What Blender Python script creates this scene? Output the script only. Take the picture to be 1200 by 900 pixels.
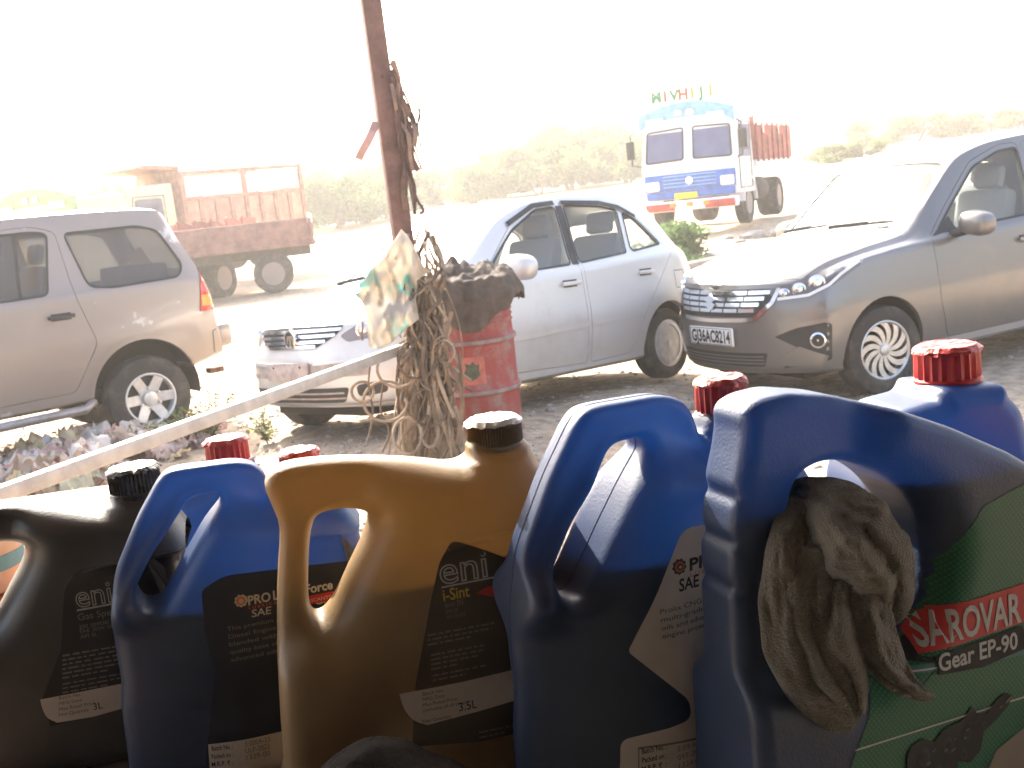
import bpy, bmesh, math, random
import numpy as np
from mathutils import Vector, Matrix
from mathutils.bvhtree import BVHTree

for _o in list(bpy.data.objects):
    bpy.data.objects.remove(_o, do_unlink=True)
SC = bpy.context.scene
COL = SC.collection
rad = math.radians

# ------------------------------------------------------------------ camera
FPX, CAM_H, PITCH, ROLL = 1300.0, 1.65, rad(9.63), rad(-6.2)     # focal length in pixels of the 1200x900 photo
cd = bpy.data.cameras.new('camera')
cd.sensor_width = 36.0
cd.lens = FPX / 1200.0 * 36.0
cd.clip_start, cd.clip_end = 0.05, 3000.0
cam = bpy.data.objects.new('camera', cd)
COL.objects.link(cam)
CAM_M = Matrix.Rotation(math.pi / 2 - PITCH, 3, 'X') @ Matrix.Rotation(ROLL, 3, 'Z')
cam.matrix_world = Matrix.Translation((0, 0, CAM_H)) @ CAM_M.to_4x4()
SC.camera = cam
cd.dof.use_dof = True
cd.dof.focus_distance = 1.15
cd.dof.aperture_fstop = 22.0

# ------------------------------------------------------------------ sky, sun, exposure
SUN_EL, SUN_AZ = 35.0, -24.0           # azimuth from +Y towards +X
w = bpy.data.worlds.new('World'); SC.world = w; w.use_nodes = True
_n = w.node_tree.nodes; _l = w.node_tree.links
_sky = _n.new('ShaderNodeTexSky'); _sky.sky_type = 'NISHITA'; _sky.sun_disc = False
_sky.sun_elevation = rad(SUN_EL); _sky.sun_rotation = rad(SUN_AZ)
_sky.air_density = 1.0; _sky.dust_density = 6.0; _sky.ozone_density = 1.0
_bg = _n['Background']; _bg.inputs['Strength'].default_value = 0.15
_l.new(_sky.outputs[0], _bg.inputs['Color'])
sd = bpy.data.lights.new('sun', 'SUN'); sd.energy = 4.5; sd.angle = rad(0.5); sd.color = (1.0, 0.94, 0.84)
sun = bpy.data.objects.new('sun', sd); COL.objects.link(sun)
_s = Vector((math.sin(rad(SUN_AZ)) * math.cos(rad(SUN_EL)), math.cos(rad(SUN_AZ)) * math.cos(rad(SUN_EL)), math.sin(rad(SUN_EL))))
sun.rotation_euler = _s.to_track_quat('Z', 'Y').to_euler()
sun.location = _s * 50
vs = SC.view_settings
vs.view_transform = 'Standard'; vs.look = 'None'; vs.gamma = 1.0; vs.use_curve_mapping = False
vs.exposure = 2.3
SC.render.engine = 'CYCLES'
SC.cycles.max_bounces = 10
SC.cycles.transparent_max_bounces = 24
SC.cycles.transmission_bounces = 8
SC.cycles.volume_bounces = 1
SC.cycles.caustics_refractive = False
SC.cycles.caustics_reflective = False

# ------------------------------------------------------------------ pixel -> place
def ray(px, py):
    return CAM_M @ Vector(((px - 600) / FPX, -(py - 450) / FPX, -1.0))
def at_y(px, py, Y):
    d = ray(px, py)
    return Vector((0, 0, CAM_H)) + d * (Y / d.y)
def at_z(px, py, z=0.0):
    d = ray(px, py)
    return Vector((0, 0, CAM_H)) + d * ((z - CAM_H) / d.z)

# ------------------------------------------------------------------ materials
def mat(name, col, rough=0.6, metal=0.0, var=0.0, vscale=8.0, col2=None, bump=0.0, bscale=60.0, coat=0.0,
        trans=0.0, ior=1.45, alpha=1.0, spec=None, detail=4.0, vthr=None, sheen=0.0, coord='Object', emis=None):
    m = bpy.data.materials.new(name); m.use_nodes = True
    nt = m.node_tree; b = nt.nodes['Principled BSDF']
    c = tuple(col) + (1.0,)
    b.inputs['Base Color'].default_value = c
    b.inputs['Roughness'].default_value = rough
    b.inputs['Metallic'].default_value = metal
    b.inputs['Coat Weight'].default_value = coat
    b.inputs['Transmission Weight'].default_value = trans
    b.inputs['IOR'].default_value = ior
    b.inputs['Alpha'].default_value = alpha
    if sheen: b.inputs['Sheen Weight'].default_value = sheen
    if spec is not None: b.inputs['Specular IOR Level'].default_value = spec
    m.diffuse_color = c
    tc = nt.nodes.new('ShaderNodeTexCoord')
    if var or col2 is not None:
        nz = nt.nodes.new('ShaderNodeTexNoise'); nz.inputs['Scale'].default_value = vscale; nz.inputs['Detail'].default_value = detail
        nz.inputs['Roughness'].default_value = 0.65
        nt.links.new(tc.outputs[coord], nz.inputs['Vector'])
        r = nt.nodes.new('ShaderNodeValToRGB')
        lo, hi = vthr if vthr else (0.35, 0.65)
        r.color_ramp.elements[0].position = lo; r.color_ramp.elements[1].position = hi
        if col2 is None:
            r.color_ramp.elements[0].color = tuple(x * (1 - var) for x in col) + (1,)
            r.color_ramp.elements[1].color = tuple(min(1, x * (1 + var)) for x in col) + (1,)
        else:
            r.color_ramp.elements[0].color = c; r.color_ramp.elements[1].color = tuple(col2) + (1,)
        nt.links.new(nz.outputs['Fac'], r.inputs['Fac'])
        nt.links.new(r.outputs['Color'], b.inputs['Base Color'])
    if bump:
        nb = nt.nodes.new('ShaderNodeTexNoise'); nb.inputs['Scale'].default_value = bscale; nb.inputs['Detail'].default_value = 5
        nt.links.new(tc.outputs[coord], nb.inputs['Vector'])
        bp = nt.nodes.new('ShaderNodeBump'); bp.inputs['Strength'].default_value = bump; bp.inputs['Distance'].default_value = 0.02
        nt.links.new(nb.outputs['Fac'], bp.inputs['Height']); nt.links.new(bp.outputs['Normal'], b.inputs['Normal'])
    return m

def glass_mat(name, tint=(0.8, 0.85, 0.85), fac=0.25, rough=0.02, body=None):
    """thin window glass: tinted transparency with a glossy coat"""
    m = bpy.data.materials.new(name); m.use_nodes = True; nt = m.node_tree
    for n in list(nt.nodes):
        if n.type != 'OUTPUT_MATERIAL': nt.nodes.remove(n)
    out = [n for n in nt.nodes if n.type == 'OUTPUT_MATERIAL'][0]
    tr = nt.nodes.new('ShaderNodeBsdfTransparent'); tr.inputs['Color'].default_value = tuple(tint) + (1,)
    gl = nt.nodes.new('ShaderNodeBsdfGlossy'); gl.inputs['Roughness'].default_value = rough
    fr = nt.nodes.new('ShaderNodeFresnel'); fr.inputs['IOR'].default_value = 1.5
    mx = nt.nodes.new('ShaderNodeMixShader')
    ge = nt.nodes.new('ShaderNodeNewGeometry'); iv = nt.nodes.new('ShaderNodeMath'); iv.operation = 'SUBTRACT'; iv.inputs[0].default_value = 1.0
    nt.links.new(ge.outputs['Backfacing'], iv.inputs[1])
    mu = nt.nodes.new('ShaderNodeMath'); mu.operation = 'MULTIPLY'; nt.links.new(fr.outputs[0], mu.inputs[0]); nt.links.new(iv.outputs[0], mu.inputs[1])
    nt.links.new(mu.outputs[0], mx.inputs[0]); nt.links.new(tr.outputs[0], mx.inputs[1]); nt.links.new(gl.outputs[0], mx.inputs[2])
    last = mx
    if body is not None:      # dust film; in car_glass it also paints in a whitish light veil
        df = nt.nodes.new('ShaderNodeBsdfDiffuse'); df.inputs['Color'].default_value = tuple(body) + (1,)
        tl = nt.nodes.new('ShaderNodeBsdfTranslucent'); tl.inputs['Color'].default_value = tuple(body) + (1,)
        m3 = nt.nodes.new('ShaderNodeMixShader'); m3.inputs[0].default_value = 0.5
        nt.links.new(df.outputs[0], m3.inputs[1]); nt.links.new(tl.outputs[0], m3.inputs[2])
        m2 = nt.nodes.new('ShaderNodeMixShader'); m2.inputs[0].default_value = fac
        nt.links.new(mx.outputs[0], m2.inputs[1]); nt.links.new(m3.outputs[0], m2.inputs[2]); last = m2
    nt.links.new(last.outputs[0], out.inputs['Surface'])
    m.diffuse_color = tuple(tint) + (0.4,)
    return m

def leaf_mat(name, col, var=0.4, trans=0.35, vscale=1.5, col2=None):
    m = bpy.data.materials.new(name); m.use_nodes = True; nt = m.node_tree
    out = [n for n in nt.nodes if n.type == 'OUTPUT_MATERIAL'][0]
    nt.nodes.remove(nt.nodes['Principled BSDF'])
    tc = nt.nodes.new('ShaderNodeTexCoord')
    nz = nt.nodes.new('ShaderNodeTexNoise'); nz.inputs['Scale'].default_value = vscale
    nt.links.new(tc.outputs['Object'], nz.inputs['Vector'])
    r = nt.nodes.new('ShaderNodeValToRGB')
    r.color_ramp.elements[0].position = .35; r.color_ramp.elements[1].position = .65
    c2 = col2 if col2 else tuple(min(1, x * (1 + var)) for x in col)
    r.color_ramp.elements[0].color = tuple(x * (1 - var) for x in col) + (1,)
    r.color_ramp.elements[1].color = tuple(c2) + (1,)
    nt.links.new(nz.outputs['Fac'], r.inputs['Fac'])
    d = nt.nodes.new('ShaderNodeBsdfDiffuse'); t = nt.nodes.new('ShaderNodeBsdfTranslucent')
    mx = nt.nodes.new('ShaderNodeMixShader'); mx.inputs[0].default_value = trans
    nt.links.new(r.outputs[0], d.inputs[0]); nt.links.new(r.outputs[0], t.inputs[0])
    nt.links.new(d.outputs[0], mx.inputs[1]); nt.links.new(t.outputs[0], mx.inputs[2])
    nt.links.new(mx.outputs[0], out.inputs['Surface'])
    m.diffuse_color = tuple(col) + (1,)
    return m

# ------------------------------------------------------------------ objects
def tag(o, label=None, cat=None, group=None, kind=None):
    if label: o['label'] = label
    if cat: o['category'] = cat
    if group: o['group'] = group
    if kind: o['kind'] = kind
    return o

def empty(name, loc=(0, 0, 0), rot=(0, 0, 0), label=None, cat=None, group=None):
    o = bpy.data.objects.new(name, None); COL.objects.link(o)
    o.location = loc; o.rotation_euler = rot; o.empty_display_size = 0.1
    return tag(o, label, cat, group)

def link_mesh(name, me, m=None, parent=None, smooth=None):
    o = bpy.data.objects.new(name, me); COL.objects.link(o)
    if m is not None:
        me.materials.clear()
        for mm in (m if isinstance(m, (list, tuple)) else [m]): me.materials.append(mm)
    if parent is not None: o.parent = parent
    if smooth is not None:
        me.polygons.foreach_set('use_smooth', [True] * len(me.polygons))
        if smooth < 179: me.set_sharp_from_angle(angle=rad(smooth))
    return o

def copy_tree(o, parent=None):
    c = o.copy(); COL.objects.link(c); c.parent = parent
    for ch in list(o.children): copy_tree(ch, c)
    return c

class MB:
    """collects shapes for ONE mesh"""
    def __init__(s): s.v = []; s.f = []
    def add(s, vs, fs, M=None):
        n = len(s.v)
        s.v += [tuple(M @ Vector(v)) if M is not None else tuple(v) for v in vs]
        s.f += [tuple(i + n for i in f) for f in fs]
        return s
    def bm(s, b, M=None):
        b.verts.ensure_lookup_table()
        for i, v in enumerate(b.verts): v.index = i
        s.add([v.co.copy() for v in b.verts], [[v.index for v in f.verts] for f in b.faces], M); b.free()
        return s
    def box(s, c, d, bev=0.0, M=None, rz=0.0, seg=2):
        b = bmesh.new(); bmesh.ops.create_cube(b, size=1.0)
        bmesh.ops.scale(b, vec=d, verts=b.verts)
        if bev: bmesh.ops.bevel(b, geom=b.edges[:], offset=bev, segments=seg, profile=0.5, affect='EDGES')
        T = Matrix.Translation(c) @ Matrix.Rotation(rz, 4, 'Z')
        return s.bm(b, (M @ T) if M is not None else T)
    def prism(s, pts, a, b, axis='y', bev=0.0, M=None):
        """closed polygon in the two other axes, extruded from a to b along axis"""
        n = len(pts); vs = []
        for t in (a, b):
            for p in pts:
                vs.append({'y': (p[0], t, p[1]), 'x': (t, p[0], p[1]), 'z': (p[0], p[1], t)}[axis])
        fs = [tuple(range(n)), tuple(range(2 * n - 1, n - 1, -1))] + [(i, i + n, (i + 1) % n + n, (i + 1) % n) for i in range(n)]
        bm = bmesh.new(); bv = [bm.verts.new(v) for v in vs]
        for f in fs: bm.faces.new([bv[i] for i in f])
        bmesh.ops.recalc_face_normals(bm, faces=bm.faces)
        if bev:
            bmesh.ops.bevel(bm, geom=[e for e in bm.edges if len(e.link_faces) == 2 and e.calc_face_angle(0) > 0.3], offset=bev, segments=2, profile=0.5, affect='EDGES')
        return s.bm(bm, M)
    def tube(s, path, r, n=8, cap=True, M=None):
        path = [Vector(p) for p in path]; k = len(path)
        rs = r if isinstance(r, (list, tuple)) else [r] * k
        vs = []; fs = []; up = None
        for i, p in enumerate(path):
            t = (path[min(i + 1, k - 1)] - path[max(i - 1, 0)])
            if t.length < 1e-9: t = Vector((0, 0, 1))
            t.normalize()
            if up is None: up = t.orthogonal().normalized()
            up = (up - t * up.dot(t))
            if up.length < 1e-6: up = t.orthogonal()
            up.normalize(); sd_ = t.cross(up)
            for j in range(n):
                a = 2 * math.pi * j / n
                vs.append(p + (up * math.cos(a) + sd_ * math.sin(a)) * rs[i])
        for i in range(k - 1):
            for j in range(n):
                fs.append((i * n + j, i * n + (j + 1) % n, (i + 1) * n + (j + 1) % n, (i + 1) * n + j))
        if cap: fs += [tuple(range(n - 1, -1, -1)), tuple(range((k - 1) * n, k * n))]
        return s.add(vs, fs, M)
    def lathe(s, prof, n=32, M=None, closed=False):
        """profile of (radius, z) about z"""
        vs = []; fs = []; k = len(prof)
        for (r, z) in prof:
            for j in range(n):
                a = 2 * math.pi * j / n
                vs.append((r * math.cos(a), r * math.sin(a), z))
        m = k if closed else k - 1
        for i in range(m):
            i2 = (i + 1) % k
            for j in range(n): fs.append((i * n + j, i * n + (j + 1) % n, i2 * n + (j + 1) % n, i2 * n + j))
        if not closed:
            if prof[0][0] > 1e-6: fs.append(tuple(range(n - 1, -1, -1)))
            if prof[-1][0] > 1e-6: fs.append(tuple(range((k - 1) * n, k * n)))
        return s.add(vs, fs, M)
    def mesh(s, name, weld=0.0):
        me = bpy.data.meshes.new(name); me.from_pydata([tuple(v) for v in s.v], [], s.f)
        b = bmesh.new(); b.from_mesh(me)
        if weld: bmesh.ops.remove_doubles(b, verts=b.verts, dist=weld)
        bmesh.ops.recalc_face_normals(b, faces=b.faces)
        b.to_mesh(me); b.free(); me.update()
        return me
    def build(s, name, m, parent=None, smooth=35, weld=0.0, loc=None):
        o = link_mesh(name, s.mesh(name, weld), m, parent, smooth)
        if loc is not None: o.location = loc
        return o

def tmp_obj(me):
    o = bpy.data.objects.new('tmp', me); COL.objects.link(o); return o

def boolean(me, cutters, op='DIFFERENCE'):
    """returns a new mesh: me (op) each cutter mesh"""
    o = tmp_obj(me); cs = [tmp_obj(c) for c in cutters]
    for c in cs:
        md = o.modifiers.new('b', 'BOOLEAN'); md.object = c; md.operation = op; md.solver = 'MANIFOLD'
    dg = bpy.context.evaluated_depsgraph_get()
    res = bpy.data.meshes.new_from_object(o.evaluated_get(dg))
    for x in [o] + cs: bpy.data.objects.remove(x, do_unlink=True)
    return res

def text_mesh(s, size=1.0, bold=0.0, shear=0.0, align='LEFT', spacing=1.0):
    """flat text as (verts2d, faces)"""
    cu = bpy.data.curves.new('t', 'FONT'); cu.body = s; cu.size = size; cu.offset = bold; cu.shear = shear
    cu.align_x = align; cu.space_character = spacing; cu.resolution_u = 3; cu.fill_mode = 'FRONT'; cu.dimensions = '2D'
    o = tmp_obj(cu)
    dg = bpy.context.evaluated_depsgraph_get()
    me = bpy.data.meshes.new_from_object(o.evaluated_get(dg))
    bpy.data.objects.remove(o, do_unlink=True)
    vs = [(v.co.x, v.co.y) for v in me.vertices]; fs = [tuple(p.vertices) for p in me.polygons]
    bpy.data.meshes.remove(me)
    return vs, fs

def poly_mesh(pts, maxlen):
    """flat polygon triangulated and subdivided, as (verts2d, faces)"""
    b = bmesh.new(); vs = [b.verts.new((p[0], p[1], 0)) for p in pts]; b.faces.new(vs)
    bmesh.ops.triangulate(b, faces=b.faces)
    for _ in range(8):
        es = [e for e in b.edges if e.calc_length() > maxlen]
        if not es: break
        bmesh.ops.subdivide_edges(b, edges=es, cuts=1)
        bmesh.ops.triangulate(b, faces=b.faces)
    b.verts.ensure_lookup_table()
    for i, v in enumerate(b.verts): v.index = i
    out = [(v.co.x, v.co.y) for v in b.verts], [tuple(v.index for v in f.verts) for f in b.faces]
    b.free(); return out

def round_poly(pts, r, n=4):
    """rounds the corners of a polygon"""
    out = []; k = len(pts)
    for i in range(k):
        p = Vector(pts[i][:2]); a = Vector(pts[i - 1][:2]); c = Vector(pts[(i + 1) % k][:2])
        rr = pts[i][2] if len(pts[i]) > 2 else r
        u = a - p; v = c - p; d = min(rr, u.length * .48, v.length * .48)
        if d < 1e-6: out.append(tuple(p)); continue
        A = p + u.normalized() * d; B = p + v.normalized() * d
        for j in range(n + 1):
            t = j / n; out.append(tuple(A * (1 - t) ** 2 + p * 2 * t * (1 - t) + B * t * t))
    return out

def pchip(xs, ys):
    xs = np.array(xs, float); ys = np.array(ys, float)
    h = np.diff(xs); d = np.diff(ys) / h; m = np.zeros(len(xs))
    m[0], m[-1] = d[0], d[-1]
    for i in range(1, len(xs) - 1):
        if d[i - 1] * d[i] > 0: m[i] = 2 * d[i - 1] * d[i] / (d[i - 1] + d[i])
    def f(x):
        x = float(min(max(x, xs[0]), xs[-1])); i = int(min(np.searchsorted(xs, x, 'right') - 1, len(xs) - 2)); i = max(i, 0)
        t = (x - xs[i]) / h[i]
        return float((2*t**3-3*t**2+1)*ys[i] + (t**3-2*t**2+t)*h[i]*m[i] + (-2*t**3+3*t**2)*ys[i+1] + (t**3-t**2)*h[i]*m[i+1])
    return f

def spline(pts, n=8, closed=False):
    """Catmull-Rom through the points"""
    P = [Vector(p) for p in pts]; k = len(P); out = []
    for i in range(k if closed else k - 1):
        if closed: a, b, c, d = P[i - 1], P[i], P[(i + 1) % k], P[(i + 2) % k]
        else: a, b, c, d = P[max(i - 1, 0)], P[i], P[i + 1], P[min(i + 2, k - 1)]
        for j in range(n):
            t = j / n
            out.append(0.5 * ((2 * b) + (c - a) * t + (2 * a - 5 * b + 4 * c - d) * t * t + (3 * b - a - 3 * c + d) * t ** 3))
    if not closed: out.append(P[-1])
    return out

# ------------------------------------------------------------------ cars
def car_solid(S, inset=0.0):
    xs = []
    ctrl = S['xs']
    for a, b in zip(ctrl[:-1], ctrl[1:]):
        k = max(1, int(round((b - a) / 0.075)))
        xs += [a + (b - a) * i / k for i in range(k)]
    xs.append(ctrl[-1])
    C = {k: pchip(ctrl, S[k]) for k in ('zb', 'ws', 'wm', 'zm', 'zbelt', 'wbelt', 'wr', 'zr', 'ztop')}
    W = max(S['wm']); x0, x1 = ctrl[0], ctrl[-1]
    fa, ra = S['front_at'], S['rear_at']
    fz = pchip(*zip(*S['front_prof'])); rz_ = pchip(*zip(*S['rear_prof']))
    def warp(p):
        x, y, z = p
        u = min(1.0, abs(y) / W)
        if x > fa:
            t = (x - fa) / (x1 - fa)
            x += t * t * (fz(z) - S['front_round'] * u ** S.get('front_pow', 2.4))
        elif x < ra:
            t = (ra - x) / (ra - x0)
            x -= t * t * (rz_(z) - S['rear_round'] * u ** 3.0)
        return (x, y, z)
    rings = []
    for x in xs:
        c = {k: f(x) for k, f in C.items()}
        zbelt, zr, ztop = c['zbelt'], c['zr'], c['ztop']
        key = [(0, c['zb']), (c['ws'] * .6, c['zb']), (c['ws'] - .04, c['zb'] + .005), (c['ws'], c['zb'] + .07),
               (c['wm'] - .012, c['zm'] - .16), (c['wm'], c['zm']), (c['wm'] - .004, c['zm'] + .10), (c['wbelt'] + .012, zbelt - .05), (c['wbelt'], zbelt),
               (c['wbelt'] * .8 + c['wr'] * .2 - .012, zbelt * .85 + zr * .15 + .008),
               (c['wbelt'] * .42 + c['wr'] * .58, zbelt * .45 + zr * .55), (c['wr'], zr),
               (c['wr'] - .05, zr + (ztop - zr) * .55), (c['wr'] * .62, ztop - (ztop - zr) * .16), (c['wr'] * .3, ztop - (ztop - zr) * .04), (0, ztop)]
        P = spline([(a, b, 0) for a, b in key], 2)
        rings.append((x, [(p.x if i not in (0, len(P) - 1) else 0.0, p.y) for i, p in enumerate(P)]))
    m = len(rings[0][1]); n = 2 * m - 2
    verts = []; faces = []
    rows = []
    def ring(x, pts, s):
        full = [(x, y * s, z) for (y, z) in pts] + [(x, -y * s, z) for (y, z) in pts[-2:0:-1]]
        i0 = len(verts); verts.extend(warp(p) for p in full); rows.append(i0)
    CAPS = (0.0, .1, .2, .3, .4, .5, .6, .7, .8, .88, .94, .98)
    for s in CAPS: ring(rings[0][0], rings[0][1], s)
    for x, pts in rings: ring(x, pts, 1.0)
    for s in reversed(CAPS): ring(rings[-1][0], rings[-1][1], s)
    for a, b in zip(rows[:-1], rows[1:]):
        for j in range(n):
            faces.append((a + j, a + (j + 1) % n, b + (j + 1) % n, b + j))
    me = bpy.data.meshes.new('car'); me.from_pydata(verts, [], faces)
    b = bmesh.new(); b.from_mesh(me)
    bmesh.ops.remove_doubles(b, verts=b.verts, dist=1e-4)
    bmesh.ops.dissolve_degenerate(b, edges=b.edges, dist=1e-5)
    bmesh.ops.recalc_face_normals(b, faces=b.faces)
    if inset:
        b.normal_update()
        ns = [v.normal.copy() for v in b.verts]
        for v, nn in zip(b.verts, ns): v.co -= nn * inset
    b.to_mesh(me); b.free()
    return me

def prism_mesh(pts, a, b, axis='y'):
    return MB().prism(pts, a, b, axis).mesh('p')

def cyl_mesh(x, z, r, y0, y1, n=40):
    return prism_mesh([(x + r * math.cos(2 * math.pi * i / n), z + r * math.sin(2 * math.pi * i / n)) for i in range(n)], y0, y1, 'y')

def shrink_poly(pts, d):
    """offsets a convex-ish polygon inwards by d"""
    k = len(pts); P = [Vector(p[:2]) for p in pts]
    area = sum(P[i].x * P[(i + 1) % k].y - P[(i + 1) % k].x * P[i].y for i in range(k))
    sg = 1 if area > 0 else -1; out = []
    for i in range(k):
        u = (P[i] - P[i - 1]); v = (P[(i + 1) % k] - P[i])
        if u.length < 1e-9 or v.length < 1e-9: out.append(tuple(P[i])); continue
        n1 = Vector((-u.y, u.x)).normalized() * sg; n2 = Vector((-v.y, v.x)).normalized() * sg
        nn = n1 + n2
        if nn.length < .2: out.append(tuple(P[i])); continue
        nn.normalize(); q = P[i] + nn * (d / max(.5, nn.dot(n1))); out.append((q.x, q.y))
    return out

class Surf:
    """finds points on a mesh along an axis, to lay parts on it"""
    def __init__(s, me):
        b = bmesh.new(); b.from_mesh(me); s.t = BVHTree.FromBMesh(b); b.free()
    def hit(s, axis, a, b, start=3.0):
        if axis == 'x': o, d = Vector((start, a, b)), Vector((-1, 0, 0))
        elif axis == 'y': o, d = Vector((a, start, b)), Vector((0, -1, 0))
        elif axis == '-y': o, d = Vector((a, -start, b)), Vector((0, 1, 0))
        elif axis in ('d', 'e'):      # diagonal, from the front left or front right corner
            sg = 1 if axis == 'd' else -1; k = .70710678
            o = Vector((k * start - k * a, sg * (k * start + k * a), b)); d = Vector((-k, -sg * k, 0))
        elif axis == '-x': o, d = Vector((-start, a, b)), Vector((1, 0, 0))
        else: o, d = Vector((a, b, start)), Vector((0, 0, -1))
        h = s.t.ray_cast(o, d)
        if h[0] is None:
            q = s.t.find_nearest(o + d * (start - .5 if axis not in ('x', 'd', 'e') else 1.0)); return q[0], -d
        return h[0], -d
    def sheet(s, vf, axis, off=0.003, thick=0.0, mb=None):
        """lays a flat (verts2d, faces) on the surface, with thickness if given"""
        mb = mb or MB(); vs, fs = vf
        pts = []
        for (a, b) in vs:
            p, d = s.hit(axis, a, b); pts.append(p + d * off)
        if thick:
            d = s.hit(axis, *vs[0])[1]; n = len(pts)
            low = [p - d * thick for p in pts]
            cnt = {}
            for f in fs:
                for i in range(len(f)):
                    e = (f[i], f[(i + 1) % len(f)]); cnt[e] = cnt.get(e, 0) + 1
            side = [(e[0], e[0] + n, e[1] + n, e[1]) for e in cnt if (e[1], e[0]) not in cnt]
            mb.add(pts + low, list(fs) + side)
        else: mb.add(pts, fs)
        return mb
    def line(s, pts, axis, width=0.006, off=0.002, step=0.03):
        """a thin strip along a polyline in the projection plane"""
        mb = MB(); P = [Vector(p) for p in pts]; Q = []
        for a, b in zip(P[:-1], P[1:]):
            k = max(1, int((b - a).length / step)); Q += [a + (b - a) * i / k for i in range(k)]
        Q.append(P[-1]); vs = []; fs = []
        for i, q in enumerate(Q):
            t = Q[min(i + 1, len(Q) - 1)] - Q[max(0, i - 1)]; nn = Vector((-t.y, t.x)).normalized() * width / 2
            for sg in (1, -1):
                p, d = s.hit(axis, *(q + nn * sg)); vs.append(p + d * off)
        for i in range(len(Q) - 1): fs.append((2 * i, 2 * i + 1, 2 * i + 3, 2 * i + 2))
        return mb.add(vs, fs)

M_TYRE = mat('tyre_rubber', (.028, .026, .024), .85, var=.35, vscale=6, col2=(.10, .085, .07), vthr=(.45, .75), bump=.2, bscale=90)
M_DARK = mat('black_plastic_trim', (.025, .025, .025), .55, var=.2)
M_CHROME = mat('chrome', (.8, .8, .8), .12, 1.0)
M_ALLOY = mat('alloy_wheel', (.55, .54, .52), .38, .75, var=.12, vscale=20)
M_WHITE_ALLOY = mat('wheel_cover_plastic', (.62, .60, .57), .4, .3, var=.12, vscale=20)
M_LENS = glass_mat('lamp_lens', (.95, .95, .95))
M_CARGLASS = glass_mat('car_glass', (.93, .96, .96), fac=.09, body=(.5, .47, .42))  # dust layer thickened to put the whiteness of bright interiors into the colour
M_TINT = glass_mat('tinted_glass', (.60, .61, .60), fac=.22, body=(.52, .48, .44))
M_SEAT = mat('grey_seat_cloth', (.30, .29, .28), .9, bump=.15, bscale=200)
M_WHITE = mat('white_plate', (.72, .72, .70), .5)
M_INK = mat('black_ink', (.012, .012, .012), .6)
M_LAMPRED = mat('red_tail_lamp', (.45, .03, .02), .15, coat=.6)
M_AMBER = mat('amber_lamp', (.7, .25, .03), .2, coat=.5)
M_UNDER = mat('underbody', (.02, .018, .016), .9)

def make_wheel(S, side):
    """tyre and rim about the y axis; outer face towards +y (side 1) or -y"""
    R, rr, wd = S['tyre'], S['rim'], S['tyre_w']
    prof = [(rr * .98, -wd * .46), (rr * 1.05, -wd * .5), (R * .86, -wd * .52), (R * .96, -wd * .45), (R * .995, -wd * .33)]
    for k in range(5):
        z = -wd * .28 + k * wd * .14
        prof += [(R, z), (R, z + wd * .09), (R * .975, z + wd * .095), (R * .975, z + wd * .13)]
    prof = [p for p in prof if p[1] < wd * .34] + [(R * .995, wd * .33), (R * .96, wd * .45), (R * .86, wd * .52), (rr * 1.05, wd * .5), (rr * .98, wd * .46)]
    T = Matrix.Rotation(-math.pi / 2 * side, 4, 'X')
    ty = MB().lathe(prof, 44, T, closed=True)
    rim = MB(); z1 = wd * .42
    rim.lathe([(rr * 1.02, wd * .49), (rr * .985, wd * .505), (rr * .93, wd * .46), (rr * .90, wd * .25), (rr * .93, -wd * .4), (rr * .99, -wd * .46)], 40, T, closed=True)
    style = S['rim_style']; hub = rr * (.17 if S['rim_style'] == 'swirl' else .24)
    def spoke(a, r0, r1, w0, w1, twist, d0, d1, th=.02):
        pts = []
        K = 6
        for i in range(K + 1):
            t = i / K; r = r0 + (r1 - r0) * t; aa = a + twist * t * t
            wv = w0 + (w1 - w0) * t; dz = d0 + (d1 - d0) * t
            c, s_ = math.cos(aa), math.sin(aa)
            for sg in (1, -1):
                x, y = r * c - sg * wv / 2 * s_, r * s_ + sg * wv / 2 * c
                pts.append((x, y, dz)); pts.append((x + (s_ * sg * .004), y - (c * sg * .004), dz - th))
        fs = []
        for i in range(K):
            o, q = i * 4, i * 4 + 4
            fs += [(o, o + 2, q + 2, q), (o, q, q + 1, o + 1), (o + 2, o + 3, q + 3, q + 2)]
        rim.add(pts, fs, T)
    if style == 'swirl':
        for k in range(12): spoke(2 * math.pi * k / 12, hub * .8, rr * .97, .020, .058, .55 * side, z1, z1 + .006)
    elif style == 'six':
        for k in range(6): spoke(2 * math.pi * k / 6, hub * .7, rr * .95, .085, .078, 0, z1 - .03, z1 + .004, .03)
    elif style == 'cover':
        for k in range(7): spoke(2 * math.pi * k / 7, hub * .7, rr * .97, .045, .085, 0, z1 + .01, z1 + .012)
        rim.lathe([(rr * .99, z1 + .012), (rr * .80, z1 + .020), (rr * .80, z1)], 40, T)
    rim.lathe([(hub * 1.2, z1 - .02), (hub * 1.1, z1 + .008), (hub * .5, z1 + .016), (0.0, z1 + .016)], 24, T)
    if style == 'six':
        for k in range(6):
            a = 2 * math.pi * (k + .5) / 6
            rim.lathe([(.012, z1 - .03), (.012, z1 + .006), (.004, z1 + .01), (0, z1 + .01)], 8, T @ Matrix.Translation((hub * 1.75 * math.cos(a), hub * 1.75 * math.sin(a), 0)))
    back = MB().lathe([(rr * .92, wd * .16), (rr * .5, wd * .12), (0, wd * .12)], 30, T)
    return ty, rim, back

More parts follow.
